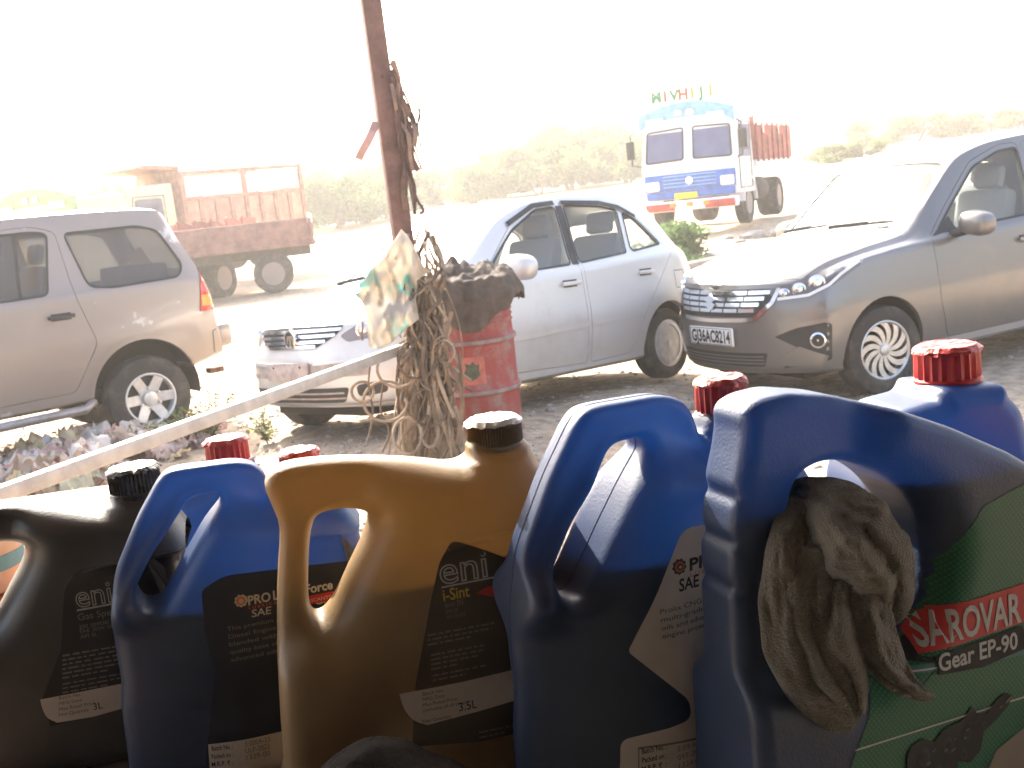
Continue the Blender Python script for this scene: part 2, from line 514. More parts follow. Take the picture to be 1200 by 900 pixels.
def make_car(S, name, label, cat, group, pose):
    t = empty(name, pose[0], pose[1], label, cat, group)
    paint = S['paint']
    O = car_solid(S); I = car_solid(S, .035); G1 = car_solid(S, .010); G2 = car_solid(S, .016)
    sf = Surf(O)
    sidewin = [round_poly(p, S.get('win_r', .04), 4) for p in S['side_windows']]
    wp = [prism_mesh(p, -1.4, 1.4) for p in sidewin]
    ws_p = prism_mesh(round_poly(S['windscreen'], .05), S['ws_z'][0], S['ws_z'][1], 'z')
    rw_p = prism_mesh(round_poly(S['rear_window'], .06), -3.2, S['rw_x'], 'x')
    cuts = wp + [ws_p, rw_p]
    wb = S['wb'] / 2; ra = S['arch']
    for x in (wb, -wb):
        for s in (1, -1):
            cuts.append(cyl_mesh(x, S['arch_z'], ra, *((.42, 1.4) if s > 0 else (-1.4, -.42))))
    shell = boolean(O, [I] + cuts)
    doors = [round_poly(p, .05, 4) for p in S['doors']]
    holes = []
    for p in doors:
        holes += [prism_mesh(p, .45, 1.4), prism_mesh(p, -1.4, -.45)]
    body = boolean(shell.copy(), holes)
    bo = link_mesh('body', body, paint, t, 32)
    bonnet_line = sf.line(S['bonnet_line'], 'z', .007, .0015); bonnet_line.build('bonnet_seam', M_DARK, t)
    for p in doors:
        q = shrink_poly(p, .004)
        for s in (1, -1):
            dm = boolean(shell.copy(), [prism_mesh(q, .45, 1.4) if s > 0 else prism_mesh(q, -1.4, -.45)], 'INTERSECT')
            d = link_mesh('door', dm, paint, t, 32)
            hx, hz = S['handles'][doors.index(p)]
            c, _ = sf.hit('y' if s > 0 else '-y', hx, hz)
            h = MB(); h.box((c.x, c.y + s * .022, c.z), (.20, .016, .030), .007)
            for e in (-.085, .085): h.box((c.x + e, c.y + s * .008, c.z), (.028, .030, .024), .005)
            h.build('handle', S.get('handle_mat', paint), d)
            cup = MB().box((c.x, c.y + s * .001, c.z), (.15, .006, .055), .002); cup.build('handle_recess', M_DARK, d)
    g12 = boolean(G1, [G2])
    for i, p in enumerate(sidewin):
        q = shrink_poly(p, -.012)
        for s in (1, -1):
            pm = boolean(g12.copy(), [prism_mesh(q, .2, 1.4) if s > 0 else prism_mesh(q, -1.4, -.2)], 'INTERSECT')
            link_mesh('window', pm, S['glass'][i], t, 30)
            if s > 0 or True:
                fr = MB()
                ax = 'y' if s > 0 else '-y'
                pl = list(p) + [p[0]]
                fr = sf.line([(a, b) for a, b in pl], ax, .017, .003); fr.build('window_trim', M_DARK, t)
    link_mesh('windscreen', boolean(g12.copy(), [prism_mesh(shrink_poly(round_poly(S['windscreen'], .05), -.012), S['ws_z'][0], S['ws_z'][1], 'z')], 'INTERSECT'), S['glass'][0], t, 30)
    link_mesh('rear_window', boolean(g12.copy(), [prism_mesh(shrink_poly(round_poly(S['rear_window'], .06), -.012), -3.2, S['rw_x'], 'x')], 'INTERSECT'), S['glass'][-1], t, 30)
    # wheels, wells
    for x in (wb, -wb):
        for s in (1, -1):
            k = MB(); n = 20; y0, y1 = .44, S['track'] / 2 + S['tyre_w'] * .32
            vs = []; fs = []
            for i in range(n + 1):
                a = math.pi * (-.06 + 1.12 * i / n)
                for y in (y0, y1): vs.append((x + (ra + .006) * math.cos(a), s * y, S['arch_z'] + (ra + .006) * math.sin(a)))
            for i in range(n): fs.append((2 * i, 2 * i + 1, 2 * i + 3, 2 * i + 2))
            fs.append(tuple(range(0, 2 * n + 2, 2)))
            k.add(vs, fs).build('wheel_well', M_UNDER, t)
            w = empty('wheel', (x, s * S['track'] / 2, S['tyre'])); w.parent = t
            if x > 0: w.rotation_euler = (0, 0, S.get('steer', 0))
            ty, rim, back = make_wheel(S, s)
            ty.build('tyre', M_TYRE, w, 40); rim.build('rim', S['rim_mat'], w, 30); back.build('brake_disc', M_DARK, w, 40)
    # underbody
    MB().box((0, 0, S['zb'][len(S['zb']) // 2] + .01), (S['wb'] + .9, 1.0, .10), .02).build('underbody', M_UNDER, t)
    # interior
    for sx in S['seats']:
        for sy in (.36, -.36):
            st = MB(); st.box((sx + .02, sy, S['seat_z']), (.48, .50, .16), .05)
            R = Matrix.Translation((sx - .22, sy, S['seat_z'] + .34)) @ Matrix.Rotation(rad(-14), 4, 'Y')
            st.box((0, 0, 0), (.14, .48, .62), .05, R); st.box((.0, 0, .41), (.09, .26, .18), .04, R)
            st.build('seat', M_SEAT, t)
    dx = S['dash_x']
    MB().prism([(dx, S['dash_z'] - .35), (dx - .28, S['dash_z'] - .3), (dx - .30, S['dash_z'] - .05), (dx - .1, S['dash_z']), (dx + .2, S['dash_z'] - .03), (dx + .2, S['dash_z'] - .35)], -.66, .66, 'y', .02).build('dashboard', M_DARK, t)
    st = MB(); R = Matrix.Translation((dx - .45, -.36, S['dash_z'] + .02)) @ Matrix.Rotation(rad(-65), 4, 'Y')
    ang = [2 * math.pi * i / 24 for i in range(25)]
    st.tube([(.18 * math.cos(a), .18 * math.sin(a), 0) for a in ang], .014, 8, False, R)
    st.box((0, 0, -.02), (.13, .16, .05), .02, R); st.box((0, 0, -.01), (.03, .35, .02), .005, R); st.tube([(0, 0, 0), (0, 0, -.3)], .02, 8, True, R)
    st.build('steering_wheel', M_DARK, t)
    # mirrors
    for s in (1, -1):
        mx, my, mz = S['mirror']
        mi = MB(); b = bmesh.new(); bmesh.ops.create_uvsphere(b, u_segments=20, v_segments=12, radius=1.0)
        for v in b.verts:
            v.co.x = (abs(v.co.x) ** .7) * math.copysign(1, v.co.x) * .085 - (.03 if v.co.x < 0 else 0) * 0
            v.co.y = (abs(v.co.y) ** .75) * math.copysign(1, v.co.y) * .135
            v.co.z = (abs(v.co.z) ** .75) * math.copysign(1, v.co.z) * .088
            if v.co.x < -.035: v.co.x = -.035
        mi.bm(b, Matrix.Translation((mx, s * my, mz)) @ Matrix.Rotation(s * rad(-8), 4, 'X'))
        mo = mi.build('mirror', paint, t, 40)
        arm = MB().tube([(mx + .06, s * (my - .20), mz - .07), (mx + .03, s * (my - .10), mz - .055), (mx, s * (my - .02), mz - .04)], [.035, .028, .03], 10); arm.build('mirror_foot', M_DARK, mo)
        MB().box((mx - .037, s * my, mz), (.004, .19, .125), .001).build('mirror_glass', M_CHROME, mo)
    return t, sf, O

def plate(sf, parent, cx, z, w, h, txt, axis='x', size=None):
    c, d = sf.hit(axis, cx, z)
    x = c.x + (.012 if axis == 'x' else -.012)
    p = MB().box((x, cx, z), (.016, w, h), .003).build('number_plate', M_WHITE, parent)
    if txt:
        vs, fs = text_mesh(txt, size or h * .95, .004, 0, 'CENTER')
        sg = 1 if axis == 'x' else -1
        xs_ = [v[0] for v in vs]; sc = min(1.0, w * .9 / (max(xs_) - min(xs_)))
        MB().add([(x + sg * .0095, cx + sg * v[0] * sc, z + v[1] - h * .32) for v in vs], fs).build('plate_lettering', M_INK, p, None)
        b = MB()
        for (yy, zz, ww, hh) in ((0, h * .45, w * .96, .004), (0, -h * .45, w * .96, .004), (w * .475, 0, .004, h * .9), (-w * .475, 0, .004, h * .9)):
            b.box((x + sg * .0085, cx + yy, z + zz), (.002, ww, hh))
        b.build('plate_border', M_INK, p, None)
    return p

def wipers(sf, parent, pairs):
    for (a, b) in pairs:
        pa, _ = sf.hit('z', *a); pb, _ = sf.hit('z', *b)
        k = MB(); mid = [pa.lerp(pb, i / 8) for i in range(9)]
        mid = [sf.hit('z', p.x, p.y)[0] + Vector((0, 0, .018)) for p in mid]
        k.tube(mid, [.012] + [.009] * 7 + [.005], 6); k.tube([m + Vector((0, 0, .012)) for m in mid[:6]], .008, 6)
        k.build('wiper', M_DARK, parent)

GROUND_PADS = []
def pose(px, py, yaw, pitch=0.0, roll=0.0):
    """rotation of a parked car: yaw, nose pitch and side roll in degrees"""
    return Matrix.Rotation(rad(yaw), 3, 'Z') @ Matrix.Rotation(rad(pitch), 3, 'Y') @ Matrix.Rotation(rad(roll), 3, 'X')

def park(loc, yaw, pitch, roll, length, width):
    R = pose(0, 0, yaw, pitch, roll); n = R @ Vector((0, 0, 1))
    GROUND_PADS.append((Vector(loc), rad(yaw), length, width, n))
    return (loc, R.to_euler())

# ---------------- grey people carrier, nose to the camera's left
def car_paint(name, col, rough=.32, metal=.55, dirt=(.34, .27, .2), amount=(.55, .85)):
    m = mat(name, col, rough, metal, var=.05, vscale=1.2, coat=.5, col2=dirt, vthr=amount, detail=7)
    return m
P_ERT = car_paint('grey_beige_metallic', (.185, .176, .168), dirt=(.25, .22, .19))
P_VIS = car_paint('silver_white_metallic', (.62, .60, .57), .34, .3, (.48, .42, .35))
P_TAV = car_paint('worn_champagne_paint', (.28, .232, .20), .4, .25, (.55, .50, .46), (.60, .64))

ERT = dict(paint=P_ERT, wb=2.74, track=1.52, tyre=.315, rim=.205, tyre_w=.19, rim_style='swirl', rim_mat=M_ALLOY, arch=.365, arch_z=.325, steer=rad(-6),
    xs=[-2.20, -1.9, -1.25, -.65, -.10, .26, .62, .98, 1.36, 1.78, 2.08, 2.20],
    zb=[.34, .26, .21, .20, .20, .20, .20, .20, .21, .22, .23, .25],
    ws=[.72, .80, .82, .82, .82, .82, .82, .82, .82, .82, .80, .78],
    wm=[.80, .855, .87, .87, .87, .87, .87, .868, .868, .865, .85, .83],
    zm=[.66, .64, .62, .61, .61, .61, .61, .61, .62, .62, .60, .58],
    zbelt=[1.08, 1.09, 1.07, 1.05, 1.03, 1.02, 1.01, 1.00, .98, .94, .88, .83],
    wbelt=[.74, .80, .82, .825, .825, .825, .825, .82, .82, .82, .81, .80],
    wr=[.56, .60, .63, .635, .63, .625, .66, .72, .73, .72, .70, .69],
    zr=[1.50, 1.56, 1.60, 1.62, 1.60, 1.53, 1.30, 1.04, 1.005, .955, .89, .845],
    ztop=[1.58, 1.63, 1.68, 1.695, 1.675, 1.615, 1.36, 1.10, 1.06, 1.01, .935, .88],
    front_at=1.2, rear_at=-1.2, front_prof=[(.15, -.13), (.32, -.02), (.50, 0), (.70, -.015), (.86, -.07), (.95, -.11)], front_round=.38,
    rear_prof=[(.3, -.10), (.5, 0), (.9, -.02), (1.2, -.14), (1.6, -.36)], rear_round=.14,
    side_windows=[[(.74, 1.05), (.20, 1.47), (-.08, 1.555), (-.28, 1.565), (-.24, 1.07)], [(-.33, 1.075), (-.37, 1.565), (-.85, 1.55), (-1.08, 1.52), (-1.02, 1.10)], [(-1.12, 1.11), (-1.18, 1.51), (-1.58, 1.44), (-1.74, 1.18)]],
    glass=[M_CARGLASS] * 4, windscreen=[(.38, -.56), (.38, .56), (.90, .63), (.94, 0), (.90, -.63)], ws_z=(1.0, 1.75),
    rear_window=[(-.52, 1.15), (.52, 1.15), (.46, 1.48), (-.46, 1.48)], rw_x=-1.75,
    doors=[[(.84, 1.01), (.84, .60), (.76, .30), (-.28, .27), (-.30, 1.605), (-.10, 1.605), (.22, 1.51)], [(-.315, .27), (-.80, .28), (-1.08, .70), (-1.10, 1.55), (-.7, 1.60), (-.335, 1.605)]],
    handles=[(-.10, .90), (-.94, .92)], bonnet_line=[(.98, .69), (1.5, .71), (1.9, .66), (1.98, .5), (2.02, .25), (2.03, 0), (2.02, -.25), (1.98, -.5), (1.9, -.66), (1.5, -.71), (.98, -.69)],
    seats=[.0, -.80], seat_z=.62, dash_x=.76, dash_z=1.01, mirror=(.56, .98, 1.09), win_r=.04)

def build_ertiga():
    p = park((3.479, 8.954, .02), 206.0, 1.2, .6, 4.4, 1.75)
    t, sf, O = make_car(ERT, 'parked_car', 'grey-beige people carrier with chrome grille and swirl-spoked wheels', 'car', 'cars parked on the dirt', p)
    X = lambda pts: [(a, b) for a, b in pts]
    # grille: dark field, chrome slats with small studs, frame, emblem
    g = [(-.54, .845), (.54, .845), (.51, .76), (.40, .655), (-.40, .655), (-.51, .76)]
    sf.sheet(poly_mesh(round_poly(g, .03), .06), 'x', .003).build('grille', M_DARK, t)
    for i, z in enumerate((.822, .782, .742, .702)):
        wv = .51 - i * .032
        for k in range(6):
            y0 = -wv + k * 2 * wv / 6 + .006; y1 = -wv + (k + 1) * 2 * wv / 6 - .006
            sf.sheet(poly_mesh([(y0, z - .013), (y1, z - .013), (y1, z + .013), (y0, z + .013)], .08), 'x', .014, .012).build('grille_bar', M_CHROME, t)
    sf.line([(-.56, .845), (-.53, .75), (-.41, .638), (0, .630), (.41, .638), (.53, .75), (.56, .845)], 'x', .028, .014).build('grille_frame', M_CHROME, t)
    em = [(-.06, .70), (-.02, .735), (.055, .705), (.02, .69), (.055, .675), (.02, .64), (-.055, .67), (-.02, .685)]
    sf.sheet(poly_mesh([(a * 1.2, .76 + (b - .688) * 1.15) for a, b in em], .05), 'x', .03, .02).build('emblem', M_CHROME, t)
    plate(sf, t, 0, .515, .50, .13, 'GJ36AC8214')
    # lower grille and bumper
    lg = [(-.48, .40), (.48, .40), (.44, .30), (-.44, .30)]
    sf.sheet(poly_mesh(round_poly(lg, .02), .07), 'x', .003).build('lower_grille', M_DARK, t)
    for z in (.325, .35, .375): sf.line([(-.45, z), (.45, z)], 'x', .010, .010).build('grille_bar', P_ERT, t)
    sf.line([(-.74, .245), (-.5, .25), (0, .25), (.5, .25), (.74, .245)], 'x', .05, .012).build('bumper_lip', mat('bumper_grey', (.16, .155, .15), .5), t)
    for s in (1, -1):
        dg = 'd' if s > 0 else 'e'
        fg = [(-1.10, .52), (-.80, .605), (-.70, .58), (-.72, .33), (-1.06, .285), (-.88, .40)]
        sf.sheet(poly_mesh(round_poly(fg, .02), .05), dg, .003).build('fog_recess', M_DARK, t)
        sf.line([(-1.10, .53), (-.95, .585), (-.72, .615)], dg, .034, .016).build('fog_brow', P_ERT, t)
        sf.sheet(poly_mesh([(-1.10, .34), (-.93, .44), (-.74, .36), (-.76, .31), (-1.0, .30)], .05), dg, .010, .008).build('bumper_wing', P_ERT, t)
        T = Matrix.Rotation(rad(45) * s, 4, 'Z') @ Matrix.Rotation(math.pi / 2, 4, 'Y')
        c, _ = sf.hit(dg, -.80, .475)
        MB().lathe([(.055, -.05), (.055, .004), (.042, .010), (.038, -.002), (.02, .0), (0, .004)], 20, Matrix.Translation(c) @ T).build('fog_lamp', M_CHROME, t)
        # headlight: housing, projectors, light strip, clear lens; it wraps round the corner
        hl = [(-1.13, .835), (-.98, .865), (-.80, .915), (-.58, .975), (-.44, 1.0), (-.50, .93), (-.66, .84), (-.82, .775), (-1.06, .765)]
        ho = sf.sheet(poly_mesh(round_poly(hl, .02), .05), dg, .004).build('headlight', mat('headlight_housing', (.10, .09, .085), .3), t)
        for aa, zz, r in ((-1.0, .805, .030), (-.90, .825, .038), (-.78, .855, .046)):
            c, _ = sf.hit(dg, aa, zz)
            MB().lathe([(r * 1.25, -.04), (r * 1.25, .008), (r, .012), (r * .9, 0), (r * .5, .012), (0, .016)], 22, Matrix.Translation(c) @ T).build('projector', M_CHROME, ho)
        sf.line([(-1.05, .772), (-.84, .785), (-.70, .84), (-.62, .90), (-.50, .965)], dg, .020, .012).build('light_strip', M_WHITE, ho)
        sf.sheet(poly_mesh(round_poly(hl, .02), .05), dg, .020).build('lens', M_LENS, ho)
        # rear lamps
        sf.sheet(poly_mesh([(s * .60, .8), (s * .76, .82), (s * .72, 1.2), (s * .64, 1.2)], .06), '-x', .005, .01).build('tail_lamp', M_LAMPRED, t)
        # side crease + sill strip
        sf.line([(-1.3, .86), (-.4, .80), (.5, .76), (1.0, .73)], 'y' if s > 0 else '-y', .016, .002).build('side_crease', P_ERT, t)
        sf.line([(-.92, .275), (0, .265), (.92, .275)], 'y' if s > 0 else '-y', .05, .006).build('sill_strip', mat('sill_strip_%d' % s, (.35, .34, .33), .4, .4), t)
        sf.sheet(poly_mesh([(.80, 1.03), (.56, 1.06), (.58, 1.15)], .06), 'y' if s > 0 else '-y', .004, .003).build('mirror_triangle', M_DARK, t)
    wipers(sf, t, [((.93, -.10), (.87, .50)), ((.93, -.62), (.89, -.15))])
    return t

VIS = dict(paint=P_VIS, wb=2.47, track=1.44, tyre=.289, rim=.188, tyre_w=.175, rim_style='cover', rim_mat=M_WHITE_ALLOY, arch=.335, arch_z=.30, steer=rad(5),
    xs=[-1.83, -1.6, -1.2, -.6, -.1, .30, .72, 1.05, 1.3, 1.55, 1.78, 1.90],
    zb=[.32, .27, .21, .20, .20, .20, .20, .20, .20, .21, .22, .24],
    ws=[.70, .78, .80, .80, .80, .80, .80, .80, .80, .79, .78, .76],
    wm=[.78, .835, .848, .848, .848, .848, .848, .846, .844, .84, .825, .80],
    zm=[.64, .62, .60, .59, .59, .59, .59, .59, .60, .60, .57, .55],
    zbelt=[1.02, 1.03, 1.02, .995, .97, .95, .93, .915, .88, .83, .77, .73],
    wbelt=[.72, .785, .80, .805, .805, .805, .805, .80, .79, .785, .77, .76],
    wr=[.52, .555, .585, .60, .60, .595, .64, .70, .70, .69, .67, .66],
    zr=[1.32, 1.39, 1.46, 1.49, 1.47, 1.37, 1.11, .955, .905, .845, .78, .745],
    ztop=[1.40, 1.46, 1.53, 1.56, 1.55, 1.46, 1.18, 1.01, .96, .90, .825, .775],
    front_at=1.0, rear_at=-1.0, front_prof=[(.15, -.14), (.32, -.02), (.48, 0), (.62, -.04), (.78, -.10), (.95, -.18)], front_round=.38, front_pow=3.2,
    rear_prof=[(.3, -.08), (.5, 0), (.9, -.04), (1.1, -.14), (1.5, -.36)], rear_round=.14,
    side_windows=[[(.72, .975), (.30, 1.29), (.02, 1.425), (-.20, 1.445), (-.14, 1.005)], [(-.24, 1.01), (-.30, 1.45), (-.72, 1.43), (-.92, 1.395), (-.83, 1.055)], [(-.90, 1.06), (-.98, 1.375), (-1.13, 1.31), (-1.32, 1.10)]],
    glass=[M_CARGLASS] * 4, windscreen=[(.42, -.53), (.42, .53), (.98, .60), (1.03, 0), (.98, -.60)], ws_z=(.93, 1.7),
    rear_window=[(-.48, 1.08), (.48, 1.08), (.42, 1.34), (-.42, 1.34)], rw_x=-1.45,
    doors=[[(.76, .95), (.80, .60), (.72, .29), (-.20, .26), (-.22, 1.48), (.02, 1.465), (.30, 1.33)], [(-.235, .26), (-.72, .27), (-.94, .60), (-1.40, 1.04), (-1.15, 1.33), (-.72, 1.47), (-.255, 1.485)]],
    handles=[(-.06, .865), (-.98, .885)], bonnet_line=[(1.02, .66), (1.3, .67), (1.58, .62), (1.66, .45), (1.70, 0), (1.66, -.45), (1.58, -.62), (1.3, -.67), (1.02, -.66)],
    seats=[.05, -.72], seat_z=.58, dash_x=.75, dash_z=.93, mirror=(.58, .95, 1.02), win_r=.035)

def build_vista():
    p = park((-.132, 8.617, .07), 225.4, -3.0, 2.5, 3.8, 1.7)
    t, sf, O = make_car(VIS, 'parked_car', 'silver-white hatchback behind the red oil drum and the post', 'car', 'cars parked on the dirt', p)
    g = [(-.47, .77), (.47, .77), (.41, .70), (.26, .63), (-.26, .63), (-.41, .70)]
    sf.sheet(poly_mesh(round_poly(g, .04), .06), 'x', .003).build('grille', M_DARK, t)
    for z, wv in ((.745, .45), (.709, .41), (.673, .34), (.643, .26)):
        sf.sheet(poly_mesh([(-wv, z - .011), (wv, z - .011), (wv, z + .009), (-wv, z + .009)], .07), 'x', .014, .012).build('grille_bar', M_CHROME, t)
    c, _ = sf.hit('x', 0, .695)
    T = Matrix.Translation(c + Vector((.026, 0, 0))) @ Matrix.Rotation(math.pi / 2, 4, 'Y')
    e = MB().lathe([(.066, -.01), (.066, .008), (.052, .010), (.050, .0)], 28, T).build('emblem', M_CHROME, t)
    MB().lathe([(.051, -.02), (.051, .001), (0, .001)], 28, T).build('emblem_field', M_DARK, e)
    k = MB()
    for pts in ([(-.032, .70), (.032, .70), (.030, .722), (-.030, .722)], [(-.010, .65), (.010, .65), (.012, .71), (-.012, .71)], [(-.036, .668), (-.026, .664), (-.018, .70), (-.036, .705)], [(.036, .668), (.026, .664), (.018, .70), (.036, .705)]):
        k.prism(pts, c.x + .026, c.x + .031, 'x')
    k.build('emblem_letter', M_CHROME, e)
    cover = mat('dusty_bumper_plastic', (.36, .30, .26), .7, var=.25, vscale=9)
    pf = [(-.66, .53), (.66, .53), (.64, .44), (-.64, .44)]
    sf.sheet(poly_mesh(pf, .06), 'x', .004).build('bumper_panel', cover, t)
    pm = plate(sf, t, 0, .485, .46, .12, None); pm.data.materials[0] = mat('bare_plate_holder', (.42, .34, .30), .8, var=.2, vscale=20)
    pm['label'] = 'dusty plate holder without a plate'
    for yy in (-.15, .15): MB().box((sf.hit('x', 0, .485)[0].x + .022, yy, .515), (.006, .014, .014), .002).build('plate_screw', M_DARK, pm)
    for s in (1, -1):
        sf.sheet(poly_mesh([(s * .26, .545), (s * .70, .56), (s * .70, .54), (s * .26, .52)], .06), 'x', .014, .01).build('bumper_trim', P_VIS, t)
    lg = [(-.52, .37), (.52, .37), (.46, .27), (-.46, .27)]
    sf.sheet(poly_mesh(round_poly(lg, .03), .07), 'x', .004).build('lower_grille', M_DARK, t)
    for z in (.30, .335): sf.line([(-.48, z), (.48, z)], 'x', .012, .010).build('grille_bar', cover, t)
    sf.line([(-.76, .245), (-.5, .235), (0, .23), (.5, .235), (.76, .245)], 'x', .045, .018).build('bumper_lip', cover, t)
    hb = mat('vista_headlight_housing', (.22, .19, .18), .3)
    for s in (1, -1):
        dg = 'd' if s > 0 else 'e'; T = Matrix.Rotation(rad(45) * s, 4, 'Z') @ Matrix.Rotation(math.pi / 2, 4, 'Y')
        hl = [(-.95, .70), (-.82, .765), (-.62, .825), (-.40, .87), (-.37, .85), (-.50, .76), (-.68, .68), (-.90, .655)]
        ho = sf.sheet(poly_mesh(round_poly(hl, .02), .05), dg, .004).build('headlight', hb, t)
        for aa, zz, r in ((-.78, .725, .05), (-.62, .765, .04)):
            c, _ = sf.hit(dg, aa, zz)
            MB().lathe([(r * 1.2, -.04), (r * 1.2, .004), (r, .008), (r * .8, -.004), (r * .4, .01), (0, .012)], 22, Matrix.Translation(c) @ T).build('projector', M_CHROME, ho)
        sf.sheet(poly_mesh(round_poly(hl, .02), .05), dg, .018).build('lens', M_LENS, ho)
        sf.sheet(poly_mesh(round_poly([(s * .56, .30), (s * .72, .32), (s * .72, .40), (s * .56, .38)], .03), .05), 'x', .005).build('fog_recess', M_DARK, t)
        ax = 'y' if s > 0 else '-y'
        sf.line([(.72, .53), (-.20, .555)], ax, .045, .010).build('side_moulding', P_VIS, t)
        sf.line([(-.24, .557), (-.88, .58)], ax, .045, .010).build('side_moulding', P_VIS, t)
        sf.line([(.70, .345), (-.20, .35)], ax, .03, .006).build('sill_strip', P_VIS, t)
        sf.line([(-.24, .35), (-.72, .36)], ax, .03, .006).build('sill_strip', P_VIS, t)
        sf.sheet(poly_mesh([(.80, .965), (.60, .99), (.62, 1.10)], .06), ax, .004, .003).build('mirror_triangle', M_DARK, t)
        sf.sheet(poly_mesh([(-.155, 1.0), (-.225, 1.0), (-.285, 1.45), (-.215, 1.45)], .05), ax, .005, .003).build('pillar_trim', M_DARK, t)
        sf.sheet(poly_mesh([(s * .56, .78), (s * .74, .80), (s * .66, 1.2), (s * .58, 1.2)], .06), '-x', .005, .01).build('tail_lamp', M_LAMPRED, t)
    c, _ = sf.hit('y', -1.42, .80)
    sf.line([(-1.50, .73), (-1.50, .87), (-1.36, .87), (-1.36, .73), (-1.50, .73)], 'y', .006, .002).build('fuel_flap_seam', M_DARK, t)
    wipers(sf, t, [((.99, -.05), (.93, .45)), ((1.0, -.55), (.95, -.1))])
    # window visors
    for pts in ([(.33, 1.335), (.03, 1.46), (-.20, 1.475)], [(-.28, 1.475), (-.72, 1.46), (-.95, 1.42), (-1.12, 1.335)]):
        sf.line(pts, 'y', .034, .016).build('rain_visor', M_DARK, t)
    return t

TAV = dict(paint=P_TAV, wb=2.685, track=1.47, tyre=.345, rim=.205, tyre_w=.205, rim_style='six', rim_mat=M_WHITE_ALLOY, arch=.43, arch_z=.40,
    xs=[-2.14, -1.95, -1.3, -.6, .0, .45, .80, 1.02, 1.35, 1.75, 2.05, 2.15],
    zb=[.60, .56, .44, .40, .40, .40, .40, .40, .42, .44, .46, .48],
    ws=[.78, .80, .80, .80, .80, .80, .80, .80, .80, .80, .79, .78],
    wm=[.82, .838, .84, .84, .84, .84, .84, .84, .84, .838, .82, .80],
    zm=[.92, .91, .89, .88, .88, .88, .88, .88, .88, .88, .84, .80],
    zbelt=[1.26, 1.27, 1.27, 1.26, 1.25, 1.24, 1.23, 1.22, 1.19, 1.15, 1.10, 1.06],
    wbelt=[.79, .81, .815, .815, .815, .815, .815, .81, .80, .79, .78, .77],
    wr=[.60, .635, .65, .655, .65, .645, .68, .72, .72, .71, .70, .69],
    zr=[1.76, 1.80, 1.83, 1.84, 1.82, 1.72, 1.45, 1.26, 1.22, 1.18, 1.12, 1.08],
    ztop=[1.83, 1.865, 1.905, 1.92, 1.90, 1.81, 1.53, 1.31, 1.27, 1.22, 1.16, 1.12],
    front_at=1.2, rear_at=-1.3, front_prof=[(.4, -.08), (.6, 0), (.8, 0), (1.0, -.03), (1.2, -.08)], front_round=.25,
    rear_prof=[(.5, -.06), (.65, .02), (.85, 0), (1.1, -.03), (1.32, -.10), (1.6, -.24), (1.88, -.36)], rear_round=.16,
    side_windows=[[(.80, 1.255), (.42, 1.625), (.05, 1.740), (-.02, 1.265)], [(-.10, 1.265), (-.06, 1.750), (-.66, 1.760), (-.80, 1.740), (-.70, 1.275)], [(-1.02, 1.295), (-.92, 1.725), (-1.50, 1.725), (-1.66, 1.675), (-1.80, 1.375), (-1.74, 1.285), (-1.2, 1.270)]],
    glass=[M_TINT] * 4, windscreen=[(.52, -.58), (.52, .58), (.96, .64), (1.0, 0), (.96, -.64)], ws_z=(1.20, 1.98),
    rear_window=[(-.56, 1.34), (.56, 1.34), (.52, 1.72), (-.52, 1.72)], rw_x=-1.7,
    doors=[[(.95, 1.225), (.92, 0.660), (.80, 0.500), (-.05, 0.490), (-.05, 1.795), (.05, 1.790), (.45, 1.675)], [(-.065, 0.490), (-.78, 0.500), (-1.00, 0.860), (-.90, 1.225), (-.86, 1.745), (-.70, 1.800), (-.065, 1.795)]],
    handles=[(.10, 1.10), (-.76, 1.10)], handle_mat=M_DARK, bonnet_line=[(1.0, .68), (1.4, .69), (1.85, .64), (1.95, 0), (1.85, -.64), (1.4, -.69), (1.0, -.68)],
    seats=[.15, -.65], seat_z=.84, dash_x=.85, dash_z=1.2, mirror=(.72, .98, 1.30), win_r=.05)

